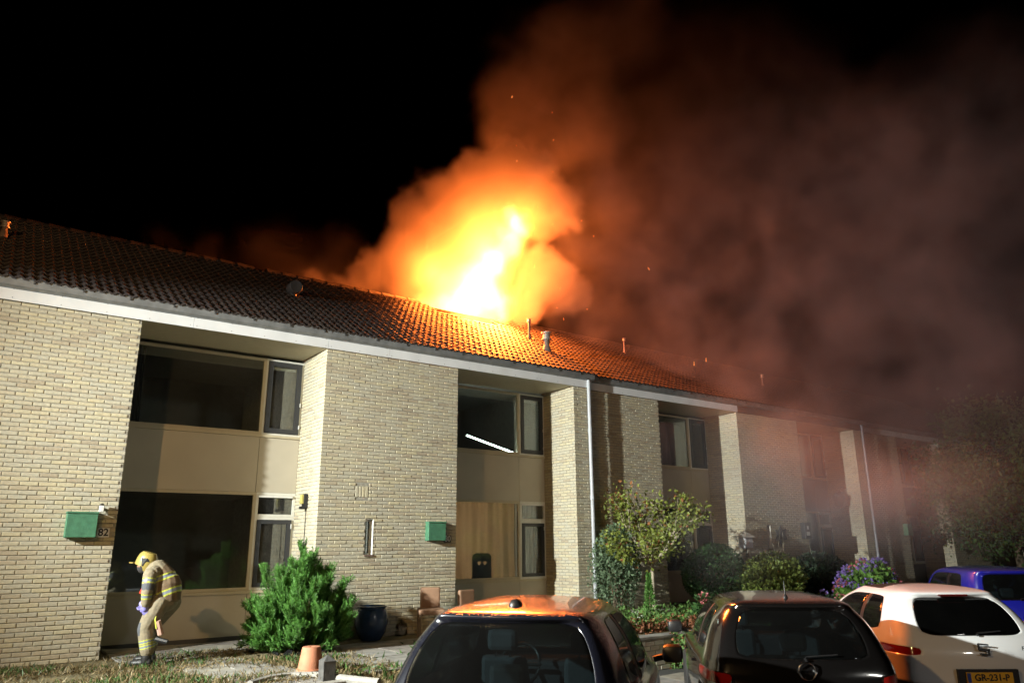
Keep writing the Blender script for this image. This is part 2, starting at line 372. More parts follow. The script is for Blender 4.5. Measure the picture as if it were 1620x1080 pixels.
def fascia(house, x0, x1, yo, m):
    p = hexa(house, 'fascia_panel', m, x0+.002, x1-.002, yo-.055, yo-.03, ZF, ZF+.205)
    b = MB(); n = max(1, round((x1-x0)/.6))
    for i in range(n+1):
        x = x0+.05+(x1-x0-.1)*i/n
        for z in (ZF+.04, ZF+.165): b.lathe((x, yo-.0572, z), [(.006, .002), (.006, -.001), (.001, -.002)], 6, 'y')
    tag(b.build('screw_heads', m_screw, p), kind='stuff')
def pane(par, x0, x1, y, z0, z1): return hexa(par, 'pane', m_glass, x0, x1, y, y+.006, z0, z1)
def frame(par, name, m, x0, x1, z0, z1, y, w, dep=.06):
    b = MB(); b.box(x0, x1, y, y+dep, z0, z0+w); b.box(x0, x1, y, y+dep, z1-w, z1); b.box(x0, x0+w, y+.001, y+dep, z0+w, z1-w); b.box(x1-w, x1, y+.001, y+dep, z0+w, z1-w)
    return b.build(name, m, par)
def bay(house, x, yo, wb, dark=False, whitedoor=False):
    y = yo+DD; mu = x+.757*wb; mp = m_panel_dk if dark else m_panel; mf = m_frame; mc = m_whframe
    # soffit over the recess
    hexa(house, 'soffit', m_soffit, x-.01, x+wb+.01, yo-.03, y+.1, ZF+.005, ZF+.03)
    for nm, z0, z1 in (('upper_window', 3.41, 4.80), ('lower_window', .776, 2.40)):
        w = empty(nm, (x, y, z0)); w.parent = house; w.location = Vector((x, y, z0))-wloc(house)
        fr = frame(w, 'frame', mf, x, mu+.03, z0, z1, y, .05)
        pane(w, x+.05, mu-.02, y+.03, z0+.05, z1-.05)
        if nm == 'upper_window':
            frame(w, 'frame', mc if not dark else mf, mu+.03, x+wb, z0, z1, y-.002, .035)
            sh = frame(w, 'sash', m_sash, mu+.068, x+wb-.038, z0+.038, z1-.038, y-.02, .085, .06)
            pane(sh, mu+.15, x+wb-.12, y+.006, z0+.12, z1-.12)
            MB().box(mu+.17, x+wb-.14, y+.05, y+.07, z1-.18, z1-.135).build('blind_rail', m_white, w)
            [MB().box(x+wb-.046, x+wb-.03, y-.035, y-.012, z0+a_, z0+a_+.07).build('hinge', m_white, w) for a_ in (.55, .14)]
        else:
            zt = 1.985
            frame(w, 'frame', mc if not dark else mc, mu+.03, x+wb-.0, zt, z1, y-.002, .045)
            pane(w, mu+.09, x+wb-.06, y+.02, zt+.05, z1-.05)
            MB().box(mu+.06, x+wb-.06, y-.03, y-.003, z1-.085, z1-.05).build('vent_grille', m_white, w)
            frame(w, 'frame', mc, mu+.03, x+wb, z0, zt-.002, y-.002, .045)
            sh = frame(w, 'sash', m_sash, mu+.078, x+wb-.048, z0+.048, zt-.05, y-.02, .07, .06)
            pane(sh, mu+.14, x+wb-.12, y+.006, z0+.12, zt-.12)
            MB().box(x+wb-.06, x+wb-.045, y-.035, y-.012, zt-.2, zt-.12).build('hinge', m_white, w)
    # spandrel and base panels, sills
    hexa(house, 'sill', mf, x, x+wb, y-.03, y+.07, 3.365, 3.408)
    hexa(house, 'sill', mf, x, x+wb, y-.03, y+.07, .728, .774)
    for a, b_ in ((x, mu+.004), (mu+.012, x+wb)):
        hexa(house, 'spandrel_panel', mp, a, b_, y, y+.06, 2.403, 3.362)
        hexa(house, 'base_panel', mp, a, b_, y, y+.06, .07, .725)
    hexa(house, 'plinth', m_panel_dk, x, x+wb, y+.012, y+.08, -.1, .068)
    # dark rooms behind the glass
    b = MB()
    for z0, z1 in ((-.02, 2.46), (2.62, ZF+.1)):
        x0, x1, y0, y1 = x-1.2, x+wb, y+.075, y+3.6
        b.add([(x0, y0, z0), (x1, y0, z0), (x1, y1, z0), (x0, y1, z0), (x0, y0, z1), (x1, y0, z1), (x1, y1, z1), (x0, y1, z1)], [(0, 1, 2, 3), (7, 6, 5, 4), (1, 5, 6, 2), (2, 6, 7, 3), (3, 7, 4, 0)])
    b.build('room', m_room, house)
def pier(house, x0, w, yo, slit=None):
    """solid brick pier, mortar core; returns its wall"""
    b = MB(); i = .009; y0, y1 = yo+i, yo+DD+.08
    if slit:
        sx0, sx1, z0, z1 = slit
        b.box(x0+i, sx0, y0, y1, -.6, ZF); b.box(sx1, x0+w-i, y0, y1, -.6, ZF); b.box(sx0, sx1, y0, y1, -.6, z0); b.box(sx0, sx1, y0, y1, z1, ZF); b.box(sx0, sx1, yo+.2, y1, z0, z1)
    else: b.box(x0+i, x0+w-i, y0, y1, -.6, ZF)
    return b.build('wall', m_mortar, house)
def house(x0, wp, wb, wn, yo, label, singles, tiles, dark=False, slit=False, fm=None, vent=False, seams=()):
    h = empty('row_house', (x0, yo, 0), label=label, cat='house', group='row houses')
    sl = (x0+.89, x0+1.04, 1.34, 1.93) if slit else None
    wl = pier(h, x0, wp, yo, sl); skip = []
    if slit: skip.append((.89, 1.04, 1.335, 1.94))
    if vent: skip.append((.67, .93, 2.30, 2.50))
    faces = [((x0, yo, 0), 'front', wp, skip), ((x0, yo+DD, 0), 'left', DD-.012, ()), ((x0+wp, yo+.012, 0), 'right', DD-.012, ())]
    xe = x0+wp+wb
    if wn:
        b = MB(); b.box(xe+.012, xe+wn-.012, yo+.012, yo+DD+.08, -.6, ZF); b.build('wall_pier', m_mortar, h)
        faces += [((xe, yo, 0), 'front', wn, ()), ((xe, yo+DD, 0), 'left', DD-.012, ()), ((xe+wn, yo+.012, 0), 'right', .3, ())]
    brick_faces(wl, faces, label, singles)
    if vent:     # air vent of four upright bricks
        v, f = brick_mesh('vent_brick', .185); v = [(z, y, x) for x, y, z in v]
        for k in range(4):
            b = MB(); b.add([(p[0]+x0+.70+k*.062, p[1]+yo, p[2]+2.40) for p in v], f); b.build('vent_brick', m_brick, wl)
    if slit:
        s = empty('slit_window'); s.parent = h; s.location = (0, 0, 0)
        s.location = Vector((sl[0], yo, sl[2]))-wloc(h)
        frame(s, 'frame', m_whframe, sl[0]+.002, sl[1]-.002, sl[2]+.002, sl[3]-.002, yo+.1, .022, .05)
        pane(s, sl[0]+.022, sl[1]-.022, yo+.13, sl[2]+.022, sl[3]-.022)
        hexa(s, 'sill', m_lead, sl[0]-.01, sl[1]+.01, yo-.02, yo+.099, sl[2]-.03, sl[2])
        hexa(s, 'reveal', m_whframe, sl[1]-.006, sl[1]+.0, yo-.004, yo+.098, sl[2]+.001, sl[3])
    bay(h, x0+wp, yo, wb, dark)
    roof(h, x0, xe+wn, yo, tiles)
    gutter(h, x0, xe+wn, yo)
    sm = [x0]+[s for s in seams]+[xe+wn]
    for a, b_ in zip(sm, sm[1:]): fascia(h, a, b_, yo, fm or m_fascia)
    hexa(h, 'eaves_board', m_panel_dk, x0, xe+wn, yo-.029, yo+.1, ZF+.032, ZF+.21)
    hexa(h, 'party_wall', m_mortar, x0-.02, x0+.02, yo+DD+.09, yo+8, -.5, ZF+.1)
    return h
WP, WB, WN, WP3 = 2.74, 3.0, .5, 2.34; YS = .12
h84 = house(-2.34-WN-WB-2.74, 2.74, WB, WN, -YS, 'yellow brick row house next to 82 on the side away from the fire', 0, 0)
h82 = house(-2.34, WP3, WB, 0, 0, 'yellow brick row house with number 82 on its wall beside the firefighter', 300, 300, seams=(.73, ))
h80 = house(3.0, WP, WB, WN, 0, 'yellow brick row house number 80 with flames bursting through its roof', 300, 300, slit=True, vent=True, seams=(4.19, 7.73))
h78 = house(9.24, WP3, WB, 0, YS, 'yellow brick row house behind the small fork-trunked maple', 300, 120, seams=(11.39, ))
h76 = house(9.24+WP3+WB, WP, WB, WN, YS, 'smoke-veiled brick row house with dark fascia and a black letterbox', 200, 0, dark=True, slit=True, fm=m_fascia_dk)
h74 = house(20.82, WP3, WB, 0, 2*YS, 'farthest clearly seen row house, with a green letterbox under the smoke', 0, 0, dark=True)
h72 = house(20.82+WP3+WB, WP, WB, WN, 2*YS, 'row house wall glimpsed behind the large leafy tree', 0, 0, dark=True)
# downpipes
def downpipe(h, x, y, m=m_pipe):
    b = MB().tube([(x, y, -.1), (x, y, 4.95), (x, y+.0, 5.04)], .042, 14); p = b.build('downpipe', m, h, smooth=True)
    for z in (1.1, 2.45, 3.9): MB().lathe((x, y, z), [(.043, -.05), (.05, -.045), (.05, .03), (.047, .05), (.043, .05)], 14).build('collar', m, p, smooth=True)
downpipe(h80, 9.13, -.075); downpipe(h76, 20.72, YS-.075, mat('dark_grey_pipe', (.2, .21, .24), .3))
# roof vents and flues (parts of the houses)
def roofz(y, yo=0): return EZ+(y-yo-EY)*math.tan(SLOPE)
def flue(h, x, y, yo=0, s=1.0, hgt=.5):
    z = roofz(y, yo); b = MB().tube([(x, y, z-.1), (x, y, z+hgt*.62)], .07*s, 14); q = b.build('flue', m_lead, h, smooth=True)
    MB().lathe((x, y, z), [(.12*s, .0), (.1*s, .1), (.075*s, .17)], 14).build('flashing', m_lead, q, smooth=True)
    MB().lathe((x, y, z+hgt*.62), [(.08*s, 0), (.125*s, 0), (.125*s, .02), (.095*s, .03), (.09*s, .14*s), (.13*s, .16*s), (.13*s, .185*s), (.05*s, .21*s), (0, .21*s)], 18).build('cowl', m_metal_vent, q, smooth=True)
flue(h80, 8.98, 1.2)
flue(h80, 10.1-.95, 2.1, 0, .45, .8)
for x, y, hh in ((13.3, 2.9, .7), ): flue(h78, x, y, YS, .4, hh)
flue(h76, 18.6, 2.0, YS, .5, .55)
yy_ = next(y for y in [k*.05 for k in range(20, 80)] if atY(4, 380, y).z <= roofz(y)); flue(h82, atY(4, 380, yy_).x, yy_, 0, .6, .34)
# round cowl lying on the roof of number 82
z = roofz(2.0); b = MB().lathe((3.89-.9, 1.9, z+.17), [(.05, .15), (.125, .15), (.135, .1), (.135, -.09), (.125, -.11), (.02, -.1), (0, -.1)], 22, 'y'); m_cowl = mat('dark_cowl', (.045, .042, .042), .5); rv = b.build('roof_vent', m_cowl, h82, smooth=True)
MB().tube([(2.99, 1.98, z-.05), (2.99, 1.98, z+.12)], .075, 14).build('vent_neck', m_cowl, rv, smooth=True)
# ------------------------------------------------------------------ things at and in the windows
def curtain(name, x0, x1, y, z0, z1, m, waves, amp, seed, **k):
    r = random.Random(seed); n = int((x1-x0)/.012); pts = []
    ph = [r.uniform(0, 6) for _ in range(5)]
    for i in range(n+1):
        u = i/n; s = u*waves*2*math.pi
        pts.append((x0+(x1-x0)*u, amp*(math.sin(s+ph[0]+1.2*math.sin(s*.23+ph[1]))*.6+.4*math.sin(s*1.9+ph[2]))))
    b = MB(); zs = [z0+(z1-z0)*j/6 for j in range(7)]
    vs = []
    for j, zz in enumerate(zs):
        for x, a in pts: vs.append((x+.02*math.sin(x*5+j*.7)*(1-j/6), y+a*(1-.25*j/6), zz))
    w = len(pts); fs = [(j*w+i, j*w+i+1, (j+1)*w+i+1, (j+1)*w+i) for j in range(6) for i in range(w-1)]
    return b.add(vs, fs).build(name, m, None, smooth=True, **k)
Y1 = DD+.19
m_curt_t = leafmat('translucent_curtain', (.62, .47, .36), .0, .4, .9)
curtain('curtain', 5.76, 8.02, Y1, .72, 2.38, m_curt_t, 6, .045, 3, label='beige curtain drawn behind the ground floor window of number 80', cat='curtain')
curtain('curtain', 8.5, 8.73, Y1-.06, .72, 1.96, m_sash, 3, .02, 4, label='dark curtain edge behind the narrow casement of number 80', cat='curtain')
curtain('curtain', 11.62, 12.35, Y1+YS, 3.4, 4.78, mat('dark_curtain', (.12, .11, .11), .9), 5, .03, 5, label='dark curtain upstairs behind the maple house window', cat='curtain')
curtain('curtain', 12.38, 13.8, Y1+YS+.04, 3.4, 4.6, m_curtain_g, 8, .03, 6, label='pale grey net curtain upstairs behind the maple house window', cat='curtain')
curtain('curtain', 13.95, 14.5, Y1+YS+.04, 3.4, 4.7, m_curtain_g, 4, .02, 16, label='pale grey net curtain in the narrow upstairs casement above the maple', cat='curtain')
curtain('curtain', .0, .32, Y1, 3.4, 4.78, mat('black_curtain', (.03, .03, .035), .9), 3, .03, 7, label='black curtain edge behind the upstairs window of number 82', cat='curtain')
curtain('curtain', 8.06, 8.735, Y1+.08, .72, 2.39, m_curtain_g, 5, .03, 24, label='grey net curtain added to cover a bright spot behind the narrow casement of number 80', cat='curtain')  # extra sheet added across the casement to block a bright spot
# chair back with two hearts behind the window
hb = MB(); w2, hh2 = .235, .56; cx, cz = 7.12, .76; ol = []
def heart(cx, cz, s): return [(cx+s*16*math.sin(a)**3/17, cz+s*(13*math.cos(a)-5*math.cos(2*a)-2*math.cos(3*a)-math.cos(4*a))/17) for a in [2*math.pi*k/20 for k in range(20)]]
bm = bmesh.new()
outl = [(cx-w2, cz)]+[(cx-w2+.1-.1*math.cos(a), cz+hh2-.1+.1*math.sin(a)) for a in [math.pi/2*k/6 for k in range(7)]]+[(cx+w2-.1+.1*math.sin(a), cz+hh2-.1+.1*math.cos(a)) for a in [math.pi/2*k/6 for k in range(7)]]+[(cx+w2, cz)]
loops = [outl, heart(cx-.065, cz+.36, .055), heart(cx+.075, cz+.36, .055)]
ed = []
for lp in loops:
    vv = [bm.verts.new((p[0], DD+.11, p[1])) for p in lp]; ed += [bm.edges.new((vv[i], vv[(i+1) % len(vv)])) for i in range(len(vv))]
bmesh.ops.triangle_fill(bm, use_beauty=True, use_dissolve=False, edges=ed)
hv = [f for f in bm.faces if any((f.calc_center_median().x-c)**2+(f.calc_center_median().z-cz-.365)**2 < .035**2 for c in (cx-.065, cx+.075))]
bmesh.ops.delete(bm, geom=hv, context='FACES')
rr = bmesh.ops.extrude_face_region(bm, geom=list(bm.faces)); bmesh.ops.translate(bm, verts=[e for e in rr['geom'] if isinstance(e, bmesh.types.BMVert)], vec=(0, .02, 0))
bmesh.ops.recalc_face_normals(bm, faces=bm.faces)
me = bpy.data.meshes.new('chair_back'); bm.to_mesh(me); bm.free()
tag(meshobj('chair_back', me, mat('slate_board', (.16, .19, .22), .6, var=.1)), 'dark chair back with two cut-out hearts behind the curtained window', 'chair')
# lit tube lamp leaning behind the upper window of number 80
ta, tb = atY(738, 688, 1.35), atY(813, 716, 1.22)
tl = empty('tube_lamp', tb, label='lit white tube lamp leaning behind the upstairs window of number 80', cat='lamp')
MB().tube([ta, tb], .012, 10).build('tube', mat('tube_glow', (.9, .95, .9), .4, emit=(.85, 1, .92), estr=40), tl)
MB().tube([ta+Vector((0, .04, 0)), tb+Vector((0, .04, 0))], .024, 8).build('batten', m_white, tl)
MB().tube([ta-(tb-ta).normalized()*.02, ta], .019, 10).tube([tb, tb+(tb-ta).normalized()*.02], .019, 10).build('end_cap', m_white, tl)
# ceiling lamp lighting the curtained room
rl = empty('ceiling_lamp', (6.4, 3.9, 2.3), label='lit ceiling lamp in the room behind the beige curtain', cat='lamp')
MB().lathe((6.4, 3.9, 2.2), [(0, -.12), (.09, -.09), (.12, 0), (.09, .09), (.03, .12)], 16).build('globe', mat('lamp_globe', (.9, .8, .6), .5, emit=(1, .72, .42), estr=420), rl, smooth=True)
MB().tube([(6.4, 3.9, 2.31), (6.4, 3.9, 2.45)], .01, 8).build('cord', m_white, rl)
# ------------------------------------------------------------------ things on the walls
def letterbox(x, z, y, label, m, w=.38, h=.34, d=.125, sign=None):
    e = empty('letterbox', (x, y, z), label=label, cat='letterbox', group='letterboxes on the brick walls')
    MB().box(x-w/2, x+w/2, y-d, y+.014, z-h/2, z+h/2-.02).build('body', m, e, bevel=.006)
    MB().box(x-w/2-.008, x+w/2+.008, y-d-.012, y+.014, z+h/2-.018, z+h/2+.006).build('lid', m, e, bevel=.004)
    if sign:
        MB().box(x-.075, x+.075, y-d-.004, y-d-.0005, z-.13, z-.03).build('name_plate', m_white, e)
        MB().box(x-.04, x+.04, y-d-.004, y-d-.0005, z+.03, z+.13).build('number_plate', m_white, e)
    return e
letterbox(-.45, 1.80, 0, 'green metal letterbox under the white sensor lamp near the firefighter', m_green)
letterbox(5.26, 1.735, 0, 'green metal letterbox between the wall slit and the curtained window', m_green, .36, .33)
letterbox(17.14, 1.80, YS, 'black letterbox with white plates on the smoke-veiled pier', m_black, .3, .42, .12, True)
letterbox(22.98, 1.86, 2*YS, 'small green letterbox on the farthest smoky brick pier', m_green, .3, .36, .14)
def number(x, z, y, txt, bgm, fgm, s, label):
    e = empty('number_plate', (x, y, z), label=label, cat='house number')
    MB().box(x-s*.62, x+s*.62, y-.014, y+.014, z-s*.5, z+s*.5).build('plate', bgm, e)
    me = tmesh(txt, s*1.12, 'digits'); me.transform(Matrix.Translation((x, y-.0165, z)) @ Matrix.Rotation(math.pi/2, 4, 'X') @ Matrix.Scale(.95, 4, (1, 0, 0))); meshobj('digits', me, fgm, e)
number(-.155, 1.695, 0, '82', m_white, m_black, .125, 'white house number plate reading 82')
number(5.545, 1.60, 0, '80', m_black, m_white, .125, 'dark house number plate reading 80')
# sensor lamp on pier of 82
e = empty('sensor_lamp', (-.22, 0, 2.04), label='small white sensor lamp on the wall above the green letterbox of 82', cat='lamp')
MB().tube([(-.22, .01, 2.03), (-.22, -.05, 2.03)], .02, 10).build('arm', m_white, e)
MB().box(-.255, -.195, -.11, -.045, 1.975, 2.065).build('housing', m_white, e, bevel=.01)
MB().lathe((-.225, -.078, 2.065), [(.03, 0), (.03, .018), (.012, .03)], 12).build('cap', m_black, e)
# wall lamp in the recess of 82, on the pier side (faces -x)
e = empty('wall_lamp', (3.0, .5, 2.2), label='black wall lamp with yellow lens on the recess side wall of 82', cat='lamp')
MB().box(2.93, 3.012, .44, .56, 2.12, 2.36).build('back_plate', m_black, e, bevel=.008)
MB().box(2.885, 2.93, .455, .545, 2.19, 2.35).build('lens', m_yellowlens, e, bevel=.01)
MB().box(2.87, 2.95, .45, .52, 2.10, 2.15).build('sensor', m_black, e, bevel=.006)
MB().tube([(2.992, .5, 2.12), (2.993, .51, 1.2), (2.992, .5, .4)], .006, 6).build('cable', m_black, e)
# wrought lantern hanging in the recess of 76 and leaf ornament on its pier
e = empty('wall_lantern', (20.3, .7, 2.6), label='dark hanging lantern in the smoky recess beside the dark downpipe', cat='lantern')
MB().lathe((19.95, .6, 2.55), [(.02, .45), (.2, .33), (.22, .3), (.13, 0), (.05, -.04)], 6).build('lantern_body', m_black, e)
MB().tube([(20.32, .6, 3.1), (20.1, .6, 3.12), (19.95, .6, 3.0)], .02, 6).build('bracket', m_black, e)
b = MB(); c0 = atY(1236, 848, YS-.02)
lf = [(0, .28), (.1, .16), (.24, .2), (.18, .05), (.26, -.08), (.1, -.1), (.03, -.3), (-.08, -.12), (-.25, -.1), (-.16, .04), (-.24, .18), (-.09, .15)]
b.add([(c0.x+x, YS-.03, c0.z+z) for x, z in lf]+[(c0.x+x, YS-.004, c0.z+z) for x, z in lf], [tuple(range(12)), tuple(range(12, 24))[::-1]]+[(i, (i+1) % 12, 12+(i+1) % 12, 12+i) for i in range(12)])
b.build('wall_ornament', mat('dark_iron', (.05, .05, .055), .5), None, label='dark leaf-shaped ornament hung on the smoke-veiled brick pier', cat='ornament')
# ------------------------------------------------------------------ plants
def unit(v): return v/np.maximum(np.linalg.norm(v, axis=-1, keepdims=True), 1e-9)
def leaves(name, pos, axis, length, width, m, parent=None, seed=0, droop=.25, rnd=None, kind=None):
    """folded pointed leaves: pos (N,3), axis (N,3) growth direction"""
    r = np.random.default_rng(seed); N = len(pos); axis = unit(axis)
    side = unit(np.cross(axis, r.normal(size=(N, 3)))); nrm = np.cross(side, axis)
    L = length*(.6+.8*r.random((N, 1))); Wd = width*(.6+.8*r.random((N, 1)))
    p0 = pos; p2 = pos+axis*L-nrm*L*droop*.3; mid = pos+axis*L*.45
    p1 = mid+side*Wd+nrm*Wd*.35; p3 = mid-side*Wd+nrm*Wd*.35
    v = np.stack([p0, p1, p2, p3], 1).reshape(-1, 3)
    base = np.arange(N)[:, None]*4
    f = np.concatenate([base+np.array([[0, 1, 2]]), base+np.array([[0, 2, 3]])], 1).reshape(-1, 3)
    rn = np.repeat(r.random(N) if rnd is None else rnd, 2)
    o = meshobj(name, mesh_np(name, v, f, rn), m, parent)
    if kind: o['kind'] = kind
    return o
m_bark = mat('bark', (.16, .12, .08), .9, var=.3, vscale=12, bump=.8, bscale=40)
m_bark_pale = mat('pale_bark', (.36, .31, .22), .8, var=.2, vscale=12, bump=.5, bscale=40)
def blob_points(N, c, r, seed, shell=.55, lobes=9, flat=.0):
    """points in a lumpy ellipsoid, more of them near the surface"""
    g = np.random.default_rng(seed); d = unit(g.normal(size=(N, 3))); d[:, 2] = np.where(d[:, 2] < -.85, -d[:, 2], d[:, 2])
    ld = unit(g.normal(size=(lobes, 3))); lump = np.zeros(N)
    for q in ld: lump += .16*np.exp(-((1-d@q)/.12))
    rad = (shell+(1-shell)*g.random(N)**.6)*(.82+lump)
    return np.array(c)+d*rad[:, None]*np.array(r), d
def shrub(name, c, r, N, leaf, m, label, seed, cat='shrub', group=None, stems=6, shell=.55, up=.35):
    c = Vector(c); base = Vector((c.x, c.y, gh(c.x, c.y)))
    e = empty(name, base, label=label, cat=cat, group=group)
    p, d = blob_points(N, c, r, seed, shell)
    p[:, 2] = np.maximum(p[:, 2], base.z+.01)
    g = np.random.default_rng(seed+1)
    leaves('foliage', p, d*.8+g.normal(size=d.shape)*.6+np.array([0, 0, up]), leaf, leaf*.38, m, e, seed)
    b = MB()
    for k in range(stems):
        q = p[int(g.integers(len(p)))]; q = np.array(c)*.35+q*.65
        b.tube([base+Vector((g.normal()*.05, g.normal()*.05, -.03)), (base+Vector(q))*.5+Vector((g.normal()*.05, 0, 0)), Vector(q)], [.025, .016, .006], 6)
    b.build('stem', m_bark, e); return e
# big feathery conifer shrub in front of number 82
def conifer(base, label):
    base = Vector(base); e = empty('conifer_shrub', base, label=label, cat='shrub'); g = np.random.default_rng(11)
    P = []; A = []; RN = []; st = MB()
    leaders = []
    for k in range(52):
        a = g.random()*2*math.pi; q = g.random()**.5; x, y = math.cos(a)*q, math.sin(a)*q
        tip = np.array([x*.70+.02, y*.62, (1.16-.62*q**2.2)*(.82+.3*g.random())*1.12])
        if k == 0: tip = np.array([.10*BR[0]-.12*BR[0], .02, 1.5])
        root = np.array([x*.25, y*.25, .04+.28*q*g.random()])
        leaders.append((root, tip))
    leaders += [(np.array([-.1, .05, .1]), np.array([-.06*BR[0], .04, 1.53])), (np.array([.1, 0, .1]), np.array([.36, -.22, 1.16])), (np.array([-.2, .1, .1]), np.array([-.50, .38, 1.18])), (np.array([.2, -.1, .1]), np.array([.55, -.36, .98]))]
    for k in range(46):
        a = g.random()*2*math.pi; rr0 = .62+.2*g.random(); leaders.append((np.array([math.cos(a)*.15, math.sin(a)*.15, .05]), np.array([math.cos(a)*rr0, math.sin(a)*rr0*.88, .12+.62*g.random()])))
    for root, tip in leaders:
        dirv = tip-root; Ln = np.linalg.norm(dirv); dv = dirv/Ln
        st.tube([base+Vector(root), base+Vector(root+dirv*.5), base+Vector(tip)], [.014, .009, .003], 5)
        for s in range(int(18+Ln*34)):
            t = .12+.88*(s/(18+Ln*34)); o = root+dirv*t
            sd = unit(np.cross(dv, g.normal(size=3))); L = (.27*(1-t)**.8+.08)*(.7+.6*g.random()); ax = unit(sd*.55+dv*.85+np.array([0, 0, .25]))
            n = int(9+L*95); u = np.linspace(.1, 1, n)
            curve = o+ax*(u*L)[:, None]+np.array([0, 0, 1])*(u**2*L*.18)[:, None]
            s2 = unit(np.cross(ax, g.normal(size=3)))
            for sg in (1, -1):
                P.append(curve); A.append(ax*.6+sg*s2*.85+g.normal(size=(n, 3))*.2); RN.append(np.clip(.15+.55*u+.3*g.random()*np.ones(n), 0, 1))
    P = np.concatenate(P)+np.array(base); A = np.concatenate(A); RN = np.concatenate(RN)
    keep = P[:, 2] > base.z+.01
    leaves('foliage', P[keep], A[keep], .044, .0045, leafmat('conifer_green', (.075, .185, .035), .75, .3), e, 5, rnd=RN[keep])
    st.build('stem', m_bark, e)
    gg = np.random.default_rng(4); N = 900; q = gg.normal(size=(N, 3))*np.array([.35, .32, .03])+np.array(base)+np.array([0, -.1, .05])
    return e
conifer((2.47, -.95, 0), 'feathery green conifer shrub in front of the number 82 bay')
# fork-trunked maple in a stone planter
def branchy(base, h, fork, spread, seed, tilt=(0, 0), n=9, r0=.05):
    g = random.Random(seed); segs = []; tips = []
    top = Vector(base)+Vector((tilt[0], tilt[1], fork))
    segs.append(([Vector(base), (Vector(base)+top)/2+Vector((g.uniform(-.02, .02), 0, 0)), top], [r0, r0*.85, r0*.72]))
    def grow(p, d, L, r, lev):
        q = p+d*L; mid = (p+q)/2+Vector((g.uniform(-1, 1), g.uniform(-1, 1), g.uniform(-.3, .6)))*L*.08
        segs.append(([p, mid, q], [r, r*.75, r*.5])); tips.append((mid, d)); tips.append((q, d))
        if lev > 0:
            for k in range(3 if lev > 1 else 3):
                nd = (d+Vector((g.uniform(-1, 1), g.uniform(-1, 1), g.uniform(-.35, .8)))*.75).normalized()
                grow(mid.lerp(q, g.uniform(.3, 1)), nd, L*g.uniform(.5, .75), r*.5, lev-1)
    for k in range(n):
        a = 2*math.pi*k/n+g.uniform(-.3, .3); el = g.uniform(.25, 1.2)
        grow(top, Vector((math.cos(a)*math.cos(el)*spread, math.sin(a)*math.cos(el)*spread, math.sin(el))).normalized(), h*g.uniform(.36, .52), r0*.5, 2)
    return segs, tips
def tree(name, base, h, fork, spread, seed, label, m, mtrunk, leaf, per, cat='tree', n=9, r0=.05, jitter=.12, m2=None, tilt=(0, 0)):
    e = empty(name, base, label=label, cat=cat); segs, tips = branchy(base, h, fork, spread, seed, tilt, n, r0)
    b = MB()
    for s, r in segs[:1]: b.tube(s, r, 9)
    b.build('trunk', mtrunk, e, smooth=True); b = MB()
    for s, r in segs[1:]: b.tube(s, [max(x, .003) for x in r], 5)
    b.build('branch', mtrunk, e)
    g = np.random.default_rng(seed); P = []; A = []
    for p, d in tips:
        k = per; P.append(np.array(p)+g.normal(size=(k, 3))*jitter); A.append(np.array(d)*.5+g.normal(size=(k, 3)))
    P = np.concatenate(P); A = np.concatenate(A)
    if m2 is None: leaves('crown', P, A, leaf, leaf*.36, m, e, seed)
    else:
        z = (P[:, 2]-P[:, 2].min())/np.ptp(P[:, 2]); red = g.random(len(P)) < .06+.4*np.clip(z-.55, 0, 1)
        leaves('crown', P[~red], A[~red], leaf, leaf*.36, m, e, seed); leaves('crown', P[red], A[red], leaf, leaf*.36, m2, e, seed+1)
    return e
tb0 = atZ(1036, 972, .12); PL = Vector((tb0.x, tb0.y, 0))
m_maple = leafmat('maple_leaf', (.20, .24, .05), .45, .3); m_maple_red = leafmat('reddening_leaf', (.30, .13, .05), .4, .3)
tree('maple_tree', (PL.x, PL.y, .1), 1.75, .95, 1.05, 21, 'small fork-trunked maple with reddening leaf tips in a stone planter', m_maple, m_bark_pale, .075, 16, n=8, r0=.045, jitter=.10, m2=m_maple_red)
pl = MB(); pl.box(PL.x-.42, PL.x+.42, PL.y-.25, PL.y+.22, -.05, .2)
tag(pl.build('stone_planter', mat('pale_stone', (.5, .49, .44), .9, var=.25, vscale=6, bump=.6, bscale=20), bevel=.012), 'pale stone block planter at the foot of the maple', 'planter')
# slim sapling beside the trunk
sb = Vector((PL.x-.40, PL.y-.27, 0)); e = empty('sapling', sb, label='slim bright green conifer sapling beside the maple trunk', cat='sapling')
g = np.random.default_rng(3); N = 1500; t_ = g.random(N)**.8; a_ = g.random(N)*6.28; rr_ = (1-t_)*.17*g.random(N)
P = np.stack([sb.x+np.cos(a_)*rr_, sb.y+np.sin(a_)*rr_, .08+t_*.85], 1); leaves('foliage', P, np.stack([np.cos(a_), np.sin(a_), .5+0*a_], 1), .05, .011, leafmat('sapling_green', (.12, .26, .06), .4), e, 8)
MB().tube([sb, sb+Vector((0, 0, .9))], [.012, .003], 6).build('stem', m_bark, e)
m_greygreen = leafmat('grey_green_leaf', (.13, .19, .11), .4); m_hedge = leafmat('hedge_leaf', (.05, .12, .035), .45); m_bright = leafmat('bright_leaf', (.19, .25, .06), .5); m_darkbush = leafmat('dark_bush_leaf', (.045, .085, .045), .45)
def bush_at(u0, u1, v0, v1, y, name, N, leaf, m, label, seed, depth=.5, **k):
    a = atY(u0, (v0+v1)/2, y); b_ = atY(u1, (v0+v1)/2, y); c = atY((u0+u1)/2, v0, y); d = atY((u0+u1)/2, v1, y)
    z1 = c.z; z0 = max(d.z, 0)
    cc = ((a.x+b_.x)/2, y, (z0+z1)/2); return shrub(name, cc, ((b_.x-a.x)/2*.92, depth, (z1-z0)/2*1.0), N, leaf, m, label, seed, **k)
